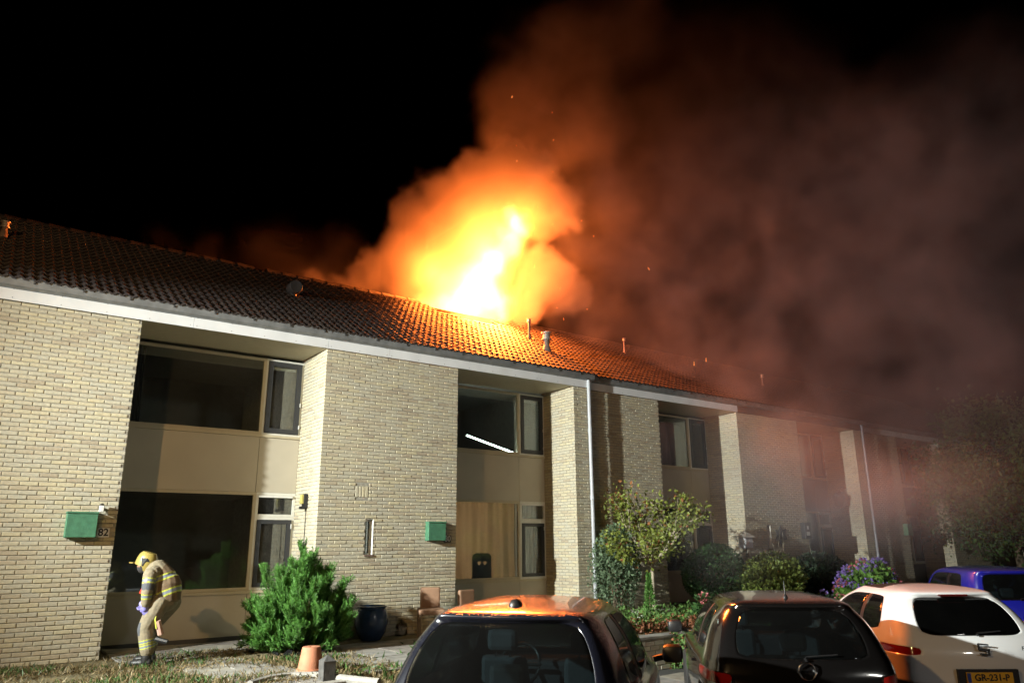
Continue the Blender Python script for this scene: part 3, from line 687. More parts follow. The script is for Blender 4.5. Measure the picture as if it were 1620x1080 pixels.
bush_at(940, 1012, 815, 985, -.55, 'leafy_shrub', 5200, .06, m_greygreen, 'loose grey-green shrub by the grey downpipe', 31, .55, shell=.25, stems=9)
bush_at(1078, 1186, 860, 1000, -.55, 'clipped_hedge', 9000, .05, m_hedge, 'clipped dark green hedge bush beside the maple', 32, .75, shell=.72)
bush_at(1174, 1262, 872, 985, -1.45, 'leafy_shrub', 5200, .075, m_bright, 'bright yellow-green leafy shrub below the slit window', 33, .75, shell=.5)
bush_at(1250, 1338, 868, 985, -.4, 'leafy_shrub', 5000, .085, m_darkbush, 'dark green shrub in the smoke under the black letterbox', 34, .8, shell=.5)
# thin bare stems by the slit window
b = MB(); c0 = atY(1222, 900, -.3)
for k in range(9):
    a = random.uniform(-.6, .6); L = random.uniform(.7, 1.3); b.tube([(c0.x+random.uniform(-.4, .4), -.3, c0.z-.6), (c0.x+a*.6, -.3+random.uniform(-.2, .1), c0.z+L*.35), (c0.x+a*1.3, -.3, c0.z+L*.75)], [.012, .009, .004], 5)
e = empty('bare_shrub', (c0.x, -.3, 0), label='bare twiggy shrub rising in front of the slit window pier', cat='shrub'); b.build('twigs', m_bark_pale, e)
# hydrangea
hc = atY(1372, 912, -2.6); e = empty('hydrangea', (hc.x, -2.6, 0), label='hydrangea with purple flower heads beside the white car', cat='hydrangea')
p, d = blob_points(3800, (hc.x, -2.6, hc.z-.25), (.85, .6, .55), 41, .6); leaves('foliage', p, d+rng.normal(size=d.shape)*.5, .13, .05, leafmat('hydrangea_leaf', (.13, .26, .05), .45), e, 41)
m_purple = leafmat('purple_petal', (.24, .17, .50), .35, .2); m_pink = leafmat('pink_petal', (.55, .16, .2), .35, .2)
p, d = blob_points(60, (hc.x, -2.6, hc.z-.2), (.92, .68, .63), 42, .95)
k2 = 0
for q, dd in zip(p, d):
    if q[2] < hc.z-.65: continue
    n = 46; dr = unit(rng.normal(size=(n, 3))); leaves('flower_head', q+dr*.085*np.array([1, 1, .75]), dr+rng.normal(size=(n, 3))*.4, .05, .024, m_purple if k2 % 7 else m_pink, e, 50+k2); k2 += 1
MB().tube([(hc.x, -2.6, 0), (hc.x+.1, -2.6, hc.z-.3)], [.03, .01], 6).tube([(hc.x, -2.6, 0), (hc.x-.35, -2.65, hc.z-.4)], [.03, .01], 6).build('stem', m_bark, e)
# low purple flowering plant and a pink rose
fc = atY(1310, 945, -2.0); e = empty('flower_plant', (fc.x, -2.0, 0), label='low dark plant with pink and violet blooms beyond the black car roof', cat='flowers')
p, d = blob_points(1500, (fc.x, -2.0, fc.z-.35), (.9, .5, .4), 43, .4); leaves('foliage', p, d+rng.normal(size=d.shape)*.5, .09, .035, m_darkbush, e, 43)
p, d = blob_points(16, (fc.x, -2.1, fc.z-.25), (.95, .5, .42), 44, .95)
for k, q in enumerate(p):
    n = 34; dr = unit(rng.normal(size=(n, 3))); leaves('flower_head', q+dr*.07, dr, .05, .022, m_purple if k % 3 else m_pink, e, 90+k)
MB().tube([(fc.x, -2, 0), (fc.x, -2, fc.z-.3)], [.02, .008], 6).build('stem', m_bark, e)
rc = atY(1113, 945, -2.3); e = empty('rose_bush', (rc.x, -2.3, 0), label='rose stem with one pink bloom below the clipped hedge', cat='rose')
MB().tube([(rc.x, -2.3, 0), (rc.x+.03, -2.28, rc.z*.5), (rc.x, -2.3, rc.z)], [.012, .009, .006], 6).build('stem', m_bark, e)
n = 70; dr = unit(rng.normal(size=(n, 3))); leaves('flower_head', np.array(rc)+dr*.06, dr, .06, .035, leafmat('rose_petal', (.62, .2, .22), .3, .2), e, 88)
p, d = blob_points(500, (rc.x, -2.3, rc.z*.45), (.3, .3, .35), 45, .3); leaves('foliage', p, d+rng.normal(size=d.shape), .07, .03, m_hedge, e, 46)
# large tree on the right
bt = (27.5, -1.2, 0); e = empty('leafy_tree', bt, label='large dark leafy tree in front of the far end of the row', cat='tree')
segs, tips = branchy(bt, 4.6, 1.2, 1.0, 77, (0, 0), 11, .16)
b = MB(); b.tube(*segs[0], 10); b.build('trunk', m_bark, e, smooth=True)
b = MB()
for s, r in segs[1:]: b.tube(s, [max(x, .006) for x in r], 5)
b.build('branch', m_bark, e)
g = np.random.default_rng(78); cl = [np.array(p) for p, d in tips]
for k in range(150):
    q, d = blob_points(1, (27.5, -1.2, 3.3), (4.0, 3.0, 3.0), 800+k, .75); cl.append(q[0])
P = np.concatenate([c+g.normal(size=(75, 3))*np.array([.3, .3, .26]) for c in cl]); P = P[P[:, 2] > .5]
leaves('crown', P, g.normal(size=P.shape)+np.array([0, 0, .1]), .13, .045, leafmat('tree_leaf', (.06, .12, .03), .5, .25), e, 79)
tree('young_tree', (32.5, -4.5, 0), 3.0, 1.1, 1.0, 91, 'dense green tree behind the blue car', leafmat('young_leaf', (.06, .12, .04), .5), m_bark, .14, 26, n=9, r0=.09, jitter=.4)
# ground cover, grass, straw
def scatter(name, xs_, ys_, N, hgt, wid, m, label, cat, seed, keep=None, lean=.6):
    g = np.random.default_rng(seed); x = g.uniform(*xs_, N); y = g.uniform(*ys_, N)
    k = np.sin(x*3.1+1.3*np.sin(y*2.3))+np.sin(y*4.7+x*1.7)+g.normal(size=N)*.8
    ok = k > (keep if keep is not None else -9); x, y = x[ok], y[ok]
    z = np.array([gh(a, b_) for a, b_ in zip(x, y)]); pos = np.stack([x, y, z], 1); ax = np.stack([g.normal(size=len(x))*lean, g.normal(size=len(x))*lean, np.ones(len(x))], 1)
    o = leaves(name, pos, ax, hgt, wid, m, None, seed, .8); tag(o, label, cat, kind='stuff'); return o
m_grass = leafmat('grass_blade', (.06, .13, .03), .5); m_straw = leafmat('dry_grass', (.22, .17, .085), .5); m_ivy = leafmat('ivy_leaf', (.10, .19, .05), .5); m_redleaf = leafmat('red_ground_leaf', (.24, .10, .05), .5)
def onpath(o): pass
scatter('dry_grass', (-3.2, 3.0), (-4.6, -.06), 42000, .075, .003, m_straw, 'dry straw-coloured grass in front of number 82', 'grass', 61, -.6, 1.6)
scatter('grass', (-3.2, 2.6), (-4.6, -.1), 12000, .085, .004, m_grass, 'green grass tufts in front of number 82', 'grass', 62, .9, .6)
scatter('weeds', (2.2, 4.6), (-4.2, -1.2), 2600, .10, .012, m_grass, 'green weeds between the slabs by the terracotta pot', 'weeds', 63, 1.3, 1.0)
# ivy and red ground cover by the low wall
def cover(name, box, N, leaf, m, label, cat, seed):
    g = np.random.default_rng(seed); p = g.uniform(box[0], box[1], (N, 3)); p += g.normal(size=(N, 3))*.04
    o = leaves(name, p, g.normal(size=(N, 3))+np.array([0, -.4, .5]), leaf, leaf*.42, m, None, seed); tag(o, label, cat, kind='stuff')
cover('ivy', ((8.05, -3.45, -.5), (10.6, -2.95, -.02)), 6500, .07, m_ivy, 'green ivy covering the low retaining wall', 'ivy', 71)
cover('ivy', ((8.05, -3.47, -.5), (10.6, -2.95, .0)), 2300, .06, m_redleaf, 'reddish leaves among the ivy on the retaining wall', 'ivy', 74)
cover('ground_cover', ((6.6, -2.6, 0), (13.5, -1.5, .13)), 6500, .06, m_redleaf, 'reddish ground cover plants around the stone planter', 'ground cover', 72)
cover('ground_cover', ((6.6, -2.5, 0), (15.5, -.6, .22)), 7500, .07, m_ivy, 'green ground cover plants under the shrubs', 'ground cover', 73)
# ------------------------------------------------------------------ garden things
# low retaining wall of pale blocks
rw = empty('retaining_wall', (7.5, -3.0, -.5), label='low pale brick retaining wall at the edge of the terrace', cat='wall')
m_pale = mat('pale_brick', (.5, .48, .42), .9, var=.15, vscale=18, bump=.5, bscale=60, rnd=.2)
MB().box(5.61, 24, -3.02, -2.9, -.6, -.012).build('core', m_mortar, rw)
cap = MB().box(5.6, 24, -3.08, -2.82, -.01, .03).build('coping', m_concrete, rw, bevel=.006)
v, f = brick_mesh('b', .21, .065, .03); bme = bpy.data.meshes.new('brick'); bme.from_pydata(v, [], f); bme.update(); bme.materials.append(m_pale)
for k in range(6):
    x = 5.62+(.11 if k % 2 else 0)
    while x < 8.7:
        o = bpy.data.objects.new('brick', bme); COL.objects.link(o); o.parent = rw; o.location = Vector((x+.105, -3.045+random.uniform(-.003, .003), -.46+k*.0765))-rw.location; x += .22
# paths: concrete path to the bay of 82 and paving slabs by the pots
pa = empty('path', (1, -1.5, 0)); pa['kind'] = 'structure'
slm = {}
def slab(par, x, y, sx, sy, rz=0, z=.0):
    k = (sx, sy)
    if k not in slm:
        b = MB().box(-sx/2, sx/2, -sy/2, sy/2, -.05, .02); o = b.build('paving_slab', m_slab, None, bevel=.006); slm[k] = o.data; bpy.data.objects.remove(o)
    o = bpy.data.objects.new('paving_slab', slm[k]); COL.objects.link(o); o.parent = par; o.location = Vector((x, y, gh(x, y)+random.uniform(-.006, .006)+z))-wloc(par)
    o.rotation_euler = (random.gauss(0, .008), random.gauss(0, .008), rz+random.gauss(0, .01))
for i in range(5):
    for j in range(3): slab(pa, .42+.505*i*1.0, .72-.505*j, .5, .5)
for j in range(8):
    for i in range(2): slab(pa, .72+.505*i+.12*j, -.82-.505*j, .5, .5)
pv = empty('pavement', (4, -3, 0)); pv['kind'] = 'structure'
for i in range(7):
    for j in range(5):
        slab(pv, 2.75+.505*i, -1.0-.505*j, .5, .5)
pv2 = empty('pavement', (8, -3.8, -.5)); pv2['kind'] = 'structure'
for i in range(34):
    for j in range(2): slab(pv2, 6.0+.505*i, -3.75-.505*j, .5, .5)
kb = empty('kerb', (8, -4.6, -.5)); kb['kind'] = 'structure'
for i in range(18): MB().box(6.0+i, 6.99+i, -4.72, -4.58, -.6, -.46).build('kerb_stone', m_concrete, kb, bevel=.012)
# terracotta pot standing upside down
tp = atZ(493, 1066, 0); tp.y += .05
MB().lathe((tp.x, tp.y, 0), [(.165, 0), (.17, .01), (.168, .06), (.15, .065), (.112, .30), (.105, .31), (.03, .31), (.025, .29), (0, .29)], 28).build('terracotta_pot', mat('terracotta', (.42, .17, .09), .75, var=.15, vscale=9, bump=.3, bscale=50), None, smooth=True, label='terracotta pot standing upside down beside the wooden post', cat='pot')
# dark wooden post with pyramid top
po = atZ(516, 1083, -.06)
e = empty('wooden_post', (po.x, po.y, -.1), label='weathered dark wooden post with a pyramid top by the terracotta pot', cat='post')
m_post = mat('weathered_wood', (.075, .072, .068), .8, var=.35, vscale=14, bump=.7, bscale=45)
MB().box(po.x-.075, po.x+.075, po.y-.075, po.y+.075, -.35, .205).build('shaft', m_post, e, bevel=.005)
MB().add([(po.x-.077, po.y-.077, .205), (po.x+.077, po.y-.077, .205), (po.x+.077, po.y+.077, .205), (po.x-.077, po.y+.077, .205), (po.x, po.y, .27)], [(3, 2, 1, 0), (0, 1, 4), (1, 2, 4), (2, 3, 4), (3, 0, 4)]).build('cap', m_post, e)
# curved kerb edging round the bed
ed = empty('bed_edging', (1.7, -3.2, 0), label='curved pale edging strip round the straw-covered bed', cat='edging')
pts = [atZ(u, v, -.01) for u, v in ((395, 1085), (425, 1076), (460, 1071), (500, 1071), (545, 1076), (600, 1082))]
MB().tube([p+Vector((0, 0, .02)) for p in pts], .045, 8).build('strip', m_concrete, ed, smooth=True)
# black plastic scraps under the conifer
bp_ = Vector((2.35, -1.35, 0))
for k in range(3):
    b = MB(); c0 = Vector((bp_.x-.42+.3*k, bp_.y-.12-.1*(k % 2), .0)); g = random.Random(k); n = 5
    vs = [(c0.x+i*.06+g.uniform(-.02, .02), c0.y+j*.05, .01+g.uniform(0, .10)) for j in range(4) for i in range(n)]
    b.add(vs, [(j*n+i, j*n+i+1, (j+1)*n+i+1, (j+1)*n+i) for j in range(3) for i in range(n-1)])
    tag(b.build('plastic_scrap', mat('black_foil', (.02, .02, .022), .25)), 'crumpled black plastic scrap under the conifer shrub', 'plastic', 'plastic scraps under the conifer')
# blue glazed pot
bp_ = Vector((3.85, -.45, 0)); b = MB().lathe(bp_, [(.16, .02), (.23, .12), (.275, .3), (.25, .46), (.225, .5), (.25, .54), (.225, .545), (.205, .5), (.2, .42), (0, .42)], 28)
b.build('glazed_pot', mat('blue_glaze', (.03, .055, .11), .25, var=.2), None, smooth=True, label='dark blue glazed round pot standing against the brick wall of 80', cat='pot')
# two high-backed brown chairs by the wall of 80
m_leather = mat('brown_leather', (.26, .15, .09), .6, var=.15, vscale=6, bump=.3)
def chair(u, v, y, label, rz):
    p = atY(u, v, y); e = empty('garden_chair', (p.x, y, 0), rz, label=label, cat='chair')
    b = MB().box(-.17, .17, -.035, .05, .44, p.z); o = b.build('backrest', m_leather, e, bevel=.03, loc=(0, 0, 0))
    MB().box(-.22, .22, -.46, .03, .38, .47).build('seat', m_leather, e, bevel=.025, loc=(0, 0, 0))
    for sx in (-.19, .19):
        for sy in (-.43, .02): MB().box(sx-.02, sx+.02, sy-.02, sy+.02, 0.0, .4).build('leg', m_bark, e, loc=(0, 0, 0))
chair(681, 928, -.55, 'brown high-backed chair standing alone before the brick pier', -.45)
chair(738, 932, -.5, 'brown high-backed chair below the curtained window', .1)
# bird-feeder lantern by the pier of 76
c0 = atY(1180, 856, -.35); e = empty('lantern', (c0.x, -.35, 0), label='pale little house-shaped garden lantern on a stake by the lit pier', cat='lantern')
MB().tube([(c0.x, -.35, 0), (c0.x, -.35, c0.z-.1)], .012, 6).build('stake', m_black, e)
MB().box(c0.x-.13, c0.x+.13, -.46, -.24, c0.z-.16, c0.z+.1).build('box', mat('frosted', (.6, .62, .66), .4), e, bevel=.01)
MB().add([(c0.x-.18, -.52, c0.z+.1), (c0.x+.18, -.52, c0.z+.1), (c0.x+.18, -.18, c0.z+.1), (c0.x-.18, -.18, c0.z+.1), (c0.x, -.35, c0.z+.24)], [(3, 2, 1, 0), (0, 1, 4), (1, 2, 4), (2, 3, 4), (3, 0, 4)]).build('roof', m_whframe, e)
# ------------------------------------------------------------------ cars
def paint(name, col, rough=.3, metal=0, drops=0):
    if name in MATS: return MATS[name]
    m = mat(name, col, rough, metal, coat=1.0); b = m.node_tree.nodes['Principled BSDF']; b.inputs['Coat Roughness'].default_value = .06
    t = m.node_tree
    if drops:   # rain drops beading on the paint
        tc = t.nodes.new('ShaderNodeTexCoord'); vo = t.nodes.new('ShaderNodeTexVoronoi'); vo.inputs['Scale'].default_value = 70; vo.inputs['Randomness'].default_value = 1
        n = t.nodes.new('ShaderNodeTexNoise'); n.inputs['Scale'].default_value = 9; n.inputs['Detail'].default_value = 4
        t.links.new(tc.outputs['Object'], vo.inputs['Vector']); t.links.new(tc.outputs['Object'], n.inputs['Vector'])
        r = t.nodes.new('ShaderNodeMapRange'); r.interpolation_type = 'SMOOTHSTEP'; r.inputs[1].default_value = .48; r.inputs[2].default_value = .1; t.links.new(vo.outputs['Distance'], r.inputs[0])
        bp = t.nodes.new('ShaderNodeBump'); bp.inputs['Strength'].default_value = drops; bp.inputs['Distance'].default_value = .006; t.links.new(r.outputs[0], bp.inputs['Height'])
        ge = t.nodes.new('ShaderNodeNewGeometry'); sz = t.nodes.new('ShaderNodeSeparateXYZ'); t.links.new(ge.outputs['Normal'], sz.inputs[0])
        ms = t.nodes.new('ShaderNodeMapRange'); ms.inputs[1].default_value = .55; ms.inputs[2].default_value = .9; ms.inputs[4].default_value = drops; t.links.new(sz.outputs['Z'], ms.inputs[0]); t.links.new(ms.outputs[0], bp.inputs['Strength'])
        t.links.new(bp.outputs[0], b.inputs['Coat Normal']); t.links.new(bp.outputs[0], b.inputs['Normal'])
    return m
m_cglass = glass('car_glass', (.46, .52, .53), .06, .009); m_cglass_dk = glass('tinted_car_glass', (.10, .11, .11), .06, .006)
m_seat = mat('seat_cloth', (.09, .10, .11), .85); m_trim = mat('car_trim', (.012, .012, .013), .45); m_tyre = mat('tyre', (.015, .015, .015), .8)
m_red = mat('tail_light', (.25, .008, .006), .12, coat=1); m_cabin = mat('cabin_trim', (.05, .05, .055), .8); m_hl = mat('head_light', (.5, .5, .5), .1, coat=1)
m_plate = mat('yellow_plate', (.70, .40, .02), .45); m_blue_eu = mat('plate_blue', (.02, .05, .3), .45)
def car(name, loc, az, p, label, body_m, glass_m, extras=None):
    """p: L, W (half), H, belt, keys for rear shape. Built in car space: x forward from the rear bumper, y left, z up"""
    L, Wd, H = p['L'], p['W'], p['H']; bz = p.get('belt', .62*H); rx = p.get('roof_rear', .38); fx = L-p.get('nose', 1.75); cw = L-p.get('cowl', .98)
    wr = Wd-p.get('tumble', .2)
    # rings: z, rear x, front x, half width, rear bow, front bow
    bw = p.get('bow', 1)
    rings = [(.17, .16, L-.16, Wd-.14, .10, .25), (.24, .05, L-.04, Wd-.04, .12, .30), (.42, .0, L, Wd, .13, .32), (.58, .02, L-.03, Wd, .13, .33),
             (.72, p.get('hatch72', .09), L-.10, Wd-.005, .12, .34), (bz-.10, p.get('hatchb', .15), L-.28, Wd-.012, .11, .30), (bz-.015, p.get('hatchc', .19), cw-.03, Wd-.045, .10, .22),
             (bz+.02, p.get('hatchc', .19)+.02, cw+.0, Wd-.06, .10, .22), (bz+.03+(H-bz)*.5, (p.get('hatchc', .19)+rx)/2+.0, (cw+fx)/2+.02, (Wd-.06+wr)/2+.018, .08, .2),
             (H-.125, rx-.05, fx+.16, wr+.012, .06, .16), (H-.09, rx-.09, fx+.06, wr-.02, .05, .15), (H-.055, rx-.05, fx-.03, wr-.075, .05, .14), (H-.02, rx+.28, fx-.3, wr*.66, .03, .1), (H, rx+.62, fx-.62, wr*.26, .0, .03)]
    rings = [(z, xr, xf, w, br*bw, bf) for z, xr, xf, w, br, bf in rings]
    rear_f = p.get('rear_f', [0, .42, .74, .90]); front_f = [.9, .6, .3, 0]
    def side_x(xr, xf, k): return xr+(xf-xr)*k
    cols_belt = p.get('cols', [.075, .17, .40, .43, .90, .955]); cols_roof = p.get('cols_roof', [.10, .20, .47, .51, .90, .96])
    V = []; half = len(rear_f)+6+len(front_f)
    for z, xr, xf, w, br, bf in rings:
        t = min(max((z-bz)/(H-.1-bz), 0), 1); row = []
        for q in rear_f: row.append((xr+br*q*q, w*q*.985, z))
        for i, (a, b_) in enumerate(zip(cols_belt, cols_roof)):
            k = a*(1-t)+b_*t; xx = side_x(xr+br, xf-bf, k); taper = 1-.055*max(0, (.25-k)/.25)**2-.10*max(0, (k-.72)/.28)**2
            row.append((xx, w*taper, z))
        for q in front_f: row.append((xf-bf*q*q, w*q*.9, z))
        V.append(row)
    vs = []; idx = {}
    for r_, row in enumerate(V):
        for c, (x, y, z) in enumerate(row):
            idx[r_, c, 1] = len(vs); vs.append((x, y, z))
            if c in (0, half-1): idx[r_, c, -1] = idx[r_, c, 1]
            else: idx[r_, c, -1] = len(vs); vs.append((x, -y, z))
    fs = []; sl = []
    names = ['body', 'rear_window', 'side_window', 'windscreen', 'pillar_trim', 'tail_light', 'head_light', 'roof_panel', 'bumper_trim']
    for r_ in range(len(rings)-1):
        for c in range(half-1):
            s = 0
            if r_ in (7, 8):
                if c < 2: s = 1
                elif c in (5, 7): s = 2
                elif c == 6: s = 4
                elif c >= 9: s = 3
            if r_ in p.get('tl_rows', (4, )) and c in p.get('tl_cols', (2, 3)): s = 5
            if r_ == 3 and c in (9, 10): s = 6
            if r_ >= 11 and c >= 6 and p.get('pano'): s = 7
            if r_ <= 1 and p.get('dark_bumper', True): s = 8
            for sd in (1, -1):
                a, b_, c_, d = idx[r_, c, sd], idx[r_, c+1, sd], idx[r_+1, c+1, sd], idx[r_+1, c, sd]
                fs.append((a, d, c_, b_) if sd == 1 else (a, b_, c_, d)); sl.append((s, sd))
    rl_ = len(rings)-1
    for c in range(half-1):     # close the roof
        q = [idx[rl_, c, 1], idx[rl_, c+1, 1], idx[rl_, c+1, -1], idx[rl_, c, -1]]; q2 = []
        for i in q:
            if i not in q2: q2.append(i)
        if len(q2) >= 3: fs.append(tuple(q2[::-1])); sl.append((7 if p.get('pano') and c >= 6 else 0, 1))
    me = bpy.data.meshes.new('cage'); me.from_pydata(vs, [], fs); me.update()
    for i in range(20): me.materials.append(None)
    for pl_, (s, sd) in zip(me.polygons, sl): pl_.material_index = s+(10 if sd == -1 and s in (2, 5, 6, 4) else 0)
    bm = bmesh.new(); bm.from_mesh(me); bmesh.ops.recalc_face_normals(bm, faces=bm.faces)
    cr = bm.edges.layers.float.new('crease_edge')
    for e_ in bm.edges:
        mi = {f_.material_index for f_ in e_.link_faces}
        if len(mi) > 1: e_[cr] = .55
    bm.to_mesh(me); bm.free()
    tmp = bpy.data.objects.new('cage', me); COL.objects.link(tmp); sm = tmp.modifiers.new('s', 'SUBSURF'); sm.levels = 3; sm.render_levels = 3
    ev = bpy.data.meshes.new_from_object(tmp.evaluated_get(bpy.context.evaluated_depsgraph_get())); bpy.data.objects.remove(tmp)
    root = empty(name, loc, math.pi/2-math.radians(az), label=label, cat='car', group='cars parked in the street bays')
    # cut wheel arches out of the body faces and split by material into parts
    co = np.empty(len(ev.vertices)*3); ev.vertices.foreach_get('co', co); co = co.reshape(-1, 3)
    wx = (p.get('rear_axle', .72), L-p.get('front_axle', .80)); rw_ = p.get('wheel', .30)
    groups = {}
    for pl_ in ev.polygons:
        c = pl_.center; ids = tuple(pl_.vertices); s = pl_.material_index
        if s in (0, 8) and any((c.x-a)**2+(c.z-rw_)**2 < (rw_+.055)**2 for a in wx) and abs(c.y) > Wd*.55: continue
        groups.setdefault(s, []).append(ids)
    mm = {0: body_m, 1: glass_m, 2: glass_m, 3: m_cglass, 4: m_trim, 5: m_red, 6: m_hl, 7: m_trim, 8: m_trim}
    for s, fl in groups.items():
        used = sorted({i for q in fl for i in q}); mp = {o: n for n, o in enumerate(used)}
        m2 = bpy.data.meshes.new(names[s % 10]); m2.from_pydata(co[used].tolist(), [], [tuple(mp[i] for i in q) for q in fl]); m2.update()
        nm = names[s % 10]
        if nm == 'roof_panel': nm = 'glass_roof'
        o = meshobj(nm, m2, mm[s % 10], root, True, (0, 0, 0))
        if s % 10 in (1, 2, 3):
            so = o.modifiers.new('thick', 'SOLIDIFY'); so.thickness = .004; so.offset = -1
        elif s % 10 == 0:
            so = o.modifiers.new('thick', 'SOLIDIFY'); so.thickness = .012; so.offset = -1
    def add(b, nm, m, par=root, **k): return b.build(nm, m, par, loc=(0, 0, 0), **k)
    def strip(pts, w_, nm, m):   # narrow raised strip following points
        add(MB().tube(pts, w_, 6), nm, m)
    # wheels
    for a in wx:
        for sd in (1, -1):
            y = sd*(Wd-.115); w_ = empty('wheel', (a, y, rw_)); w_.parent = root
            MB().lathe((0, 0, 0), [(rw_*.64, -.085), (rw_*.93, -.09), (rw_, -.07), (rw_, .07), (rw_*.93, .09), (rw_*.64, .085)], 28, 'y').build('tyre', m_tyre, w_, smooth=True, loc=(0, 0, 0))
            b = MB().lathe((0, 0, 0), [(rw_*.66, -.06), (rw_*.66, .06)], 24, 'y')
            for k in range(5):
                an = 2*math.pi*k/5; d = Vector((math.cos(an), 0, math.sin(an))); n_ = Vector((-math.sin(an), 0, math.cos(an)))
                q = [d*.03+n_*.03, d*.03-n_*.03, d*rw_*.66-n_*.045, d*rw_*.66+n_*.045]; yy = sd*.06
                b.add([(v_.x, yy, v_.z) for v_ in q]+[(v_.x, yy-sd*.03, v_.z) for v_ in q], [(0, 1, 2, 3), (7, 6, 5, 4), (0, 4, 5, 1), (1, 5, 6, 2), (2, 6, 7, 3), (3, 7, 4, 0)])
            b.build('rim', m_zinc, w_, loc=(0, 0, 0))
    # cabin: floor tub, seats, dashboard, steering wheel
    add(MB().box(.42, cw-.1, -Wd+.14, Wd-.14, .22, .30).box(.30, .42, -Wd+.16, Wd-.16, .24, bz-.12), 'cabin_floor', m_cabin)
    add(MB().box(cw-.5, cw+.06, -Wd+.13, Wd-.13, bz-.32, bz-.03), 'dashboard', m_cabin, bevel=.04)
    def seat(x, y, w_, rear=False):
        s_ = empty('seat', (x, y, .3)); s_.parent = root
        MB().box(-.02, .5, -w_/2, w_/2, 0, .2).build('cushion', m_seat, s_, bevel=.05, loc=(0, 0, 0))
        zt = bz-.3+(.0 if rear else .10)
        MB().add([(-.05, -w_/2, .12), (.12, -w_/2, .12), (.12, w_/2, .12), (-.05, w_/2, .12), (-.2, -w_/2*.8, zt), (-.08, -w_/2*.8, zt), (-.08, w_/2*.8, zt), (-.2, w_/2*.8, zt)],
                 [(0, 3, 2, 1), (4, 5, 6, 7), (0, 1, 5, 4), (1, 2, 6, 5), (2, 3, 7, 6), (3, 0, 4, 7)]).build('backrest', m_seat, s_, bevel=.04, loc=(0, 0, 0))
        MB().box(-.23, -.13, -.13, .13, zt+.04, zt+.21).build('headrest', m_seat, s_, bevel=.04, loc=(0, 0, 0))
        MB().tube([(-.17, -.06, zt-.05), (-.18, -.06, zt+.08)], .008, 6).tube([(-.17, .06, zt-.05), (-.18, .06, zt+.08)], .008, 6).build('headrest_post', m_chrome, s_, loc=(0, 0, 0))
    sx = cw-1.05
    seat(sx, .36, .48); seat(sx, -.36, .48); seat(.78, 0, 1.1, True)
    b = MB(); n = 28; R_ = .185; ctr = Vector((cw-.62, .36, bz-.05)); u_ = Vector((0, 1, 0)); v_ = Vector((.42, 0, .9)).normalized()
    ringp = [ctr+(u_*math.cos(2*math.pi*k/n)+v_*math.sin(2*math.pi*k/n))*R_ for k in range(n+1)]
    b.tube(ringp, .016, 8, False); b.tube([ctr-u_*R_, ctr+u_*R_], .018, 6); b.tube([ctr, ctr-v_*R_], .018, 6)
    add(b, 'steering_wheel', m_trim, smooth=True)
    # mirrors
    for sd in (1, -1):
        mx_ = cw-.42; b = MB().box(mx_-.10, mx_+.07, sd*(Wd+.02)-.0 if sd > 0 else sd*(Wd+.20), sd*(Wd+.20) if sd > 0 else sd*(Wd+.02), bz-.02, bz+.13)
        q = add(b, 'wing_mirror', p.get('mirror_m', m_black), bevel=.045, smooth=True)
        add(MB().tube([(mx_, sd*(Wd-.06), bz+.0), (mx_, sd*(Wd+.06), bz+.03)], .028, 8), 'mirror_arm', m_trim)
        # door handles
        for hx in (.40, .62): add(MB().box(L*hx-.35, L*hx-.17, sd*(Wd-.012) if sd > 0 else -Wd-.022, Wd+.022 if sd > 0 else -(Wd-.012), bz-.17, bz-.14), 'door_handle', p.get('handle_m', body_m), bevel=.006)
    # antenna at the rear of the roof
    ax_ = rx+.22
    if p.get('antenna') == 'stub': add(MB().lathe((ax_, 0, H-.075), [(.045, 0), (.055, .03), (.05, .06), (.03, .085), (0, .095)], 16), 'antenna_base', m_black, smooth=True)
    elif p.get('antenna'): add(MB().lathe((ax_, 0, H-.05), [(.03, 0), (.028, .03), (.012, .05), (.006, .06), (.004, p['antenna'])], 10), 'antenna', m_black, smooth=True)
    # rear wiper and high brake lamp
    hc_ = p.get('hatchc', .19)
    add(MB().tube([(hc_+.0, 0, bz+.035), (hc_+.022, -.02, bz+.055), (hc_+.05, -.30, bz+.075)], [.016, .010, .007], 6), 'rear_wiper', m_trim)
    if p.get('pano'): add(MB().box(rx-.115, rx-.06, -.17, .17, H-.115, H-.092), 'brake_lamp', mat('dark_red_lens', (.06, .004, .004), .2), bevel=.005)
    # bumper number plate
    pz = p.get('plate_z', .55); px_ = p.get('plate_x', .0)
    pl2 = empty('number_plate', (px_, 0, pz)); pl2.parent = root
    MB().box(-.022, .03, -.26, .26, -.056, .056).build('plate', m_plate, pl2, loc=(0, 0, 0), bevel=.003)
    MB().box(-.024, -.0225, .215, .255, -.05, .05).build('band', m_blue_eu, pl2, loc=(0, 0, 0))
    if p.get('reg'):
        t_ = tmesh(p['reg'], .098, 'lettering'); t_.transform(Matrix.Translation((-.0245, -.02, 0)) @ Matrix.Rotation(-math.pi/2, 4, 'Z') @ Matrix.Rotation(math.pi/2, 4, 'X')); meshobj('lettering', t_, m_black, pl2, loc=(0, 0, 0))
    add(MB().box(px_+.0, px_+.04, -.34, .34, pz-.09, pz+.085), 'plate_recess', m_trim) if p.get('recess') else None
    return root, add
def at_car(cx, cy, az, back):   # rear-roof point -> origin at the rear bumper
    return (cx-math.sin(math.radians(az))*back, cy-math.cos(math.radians(az))*back, -.5)
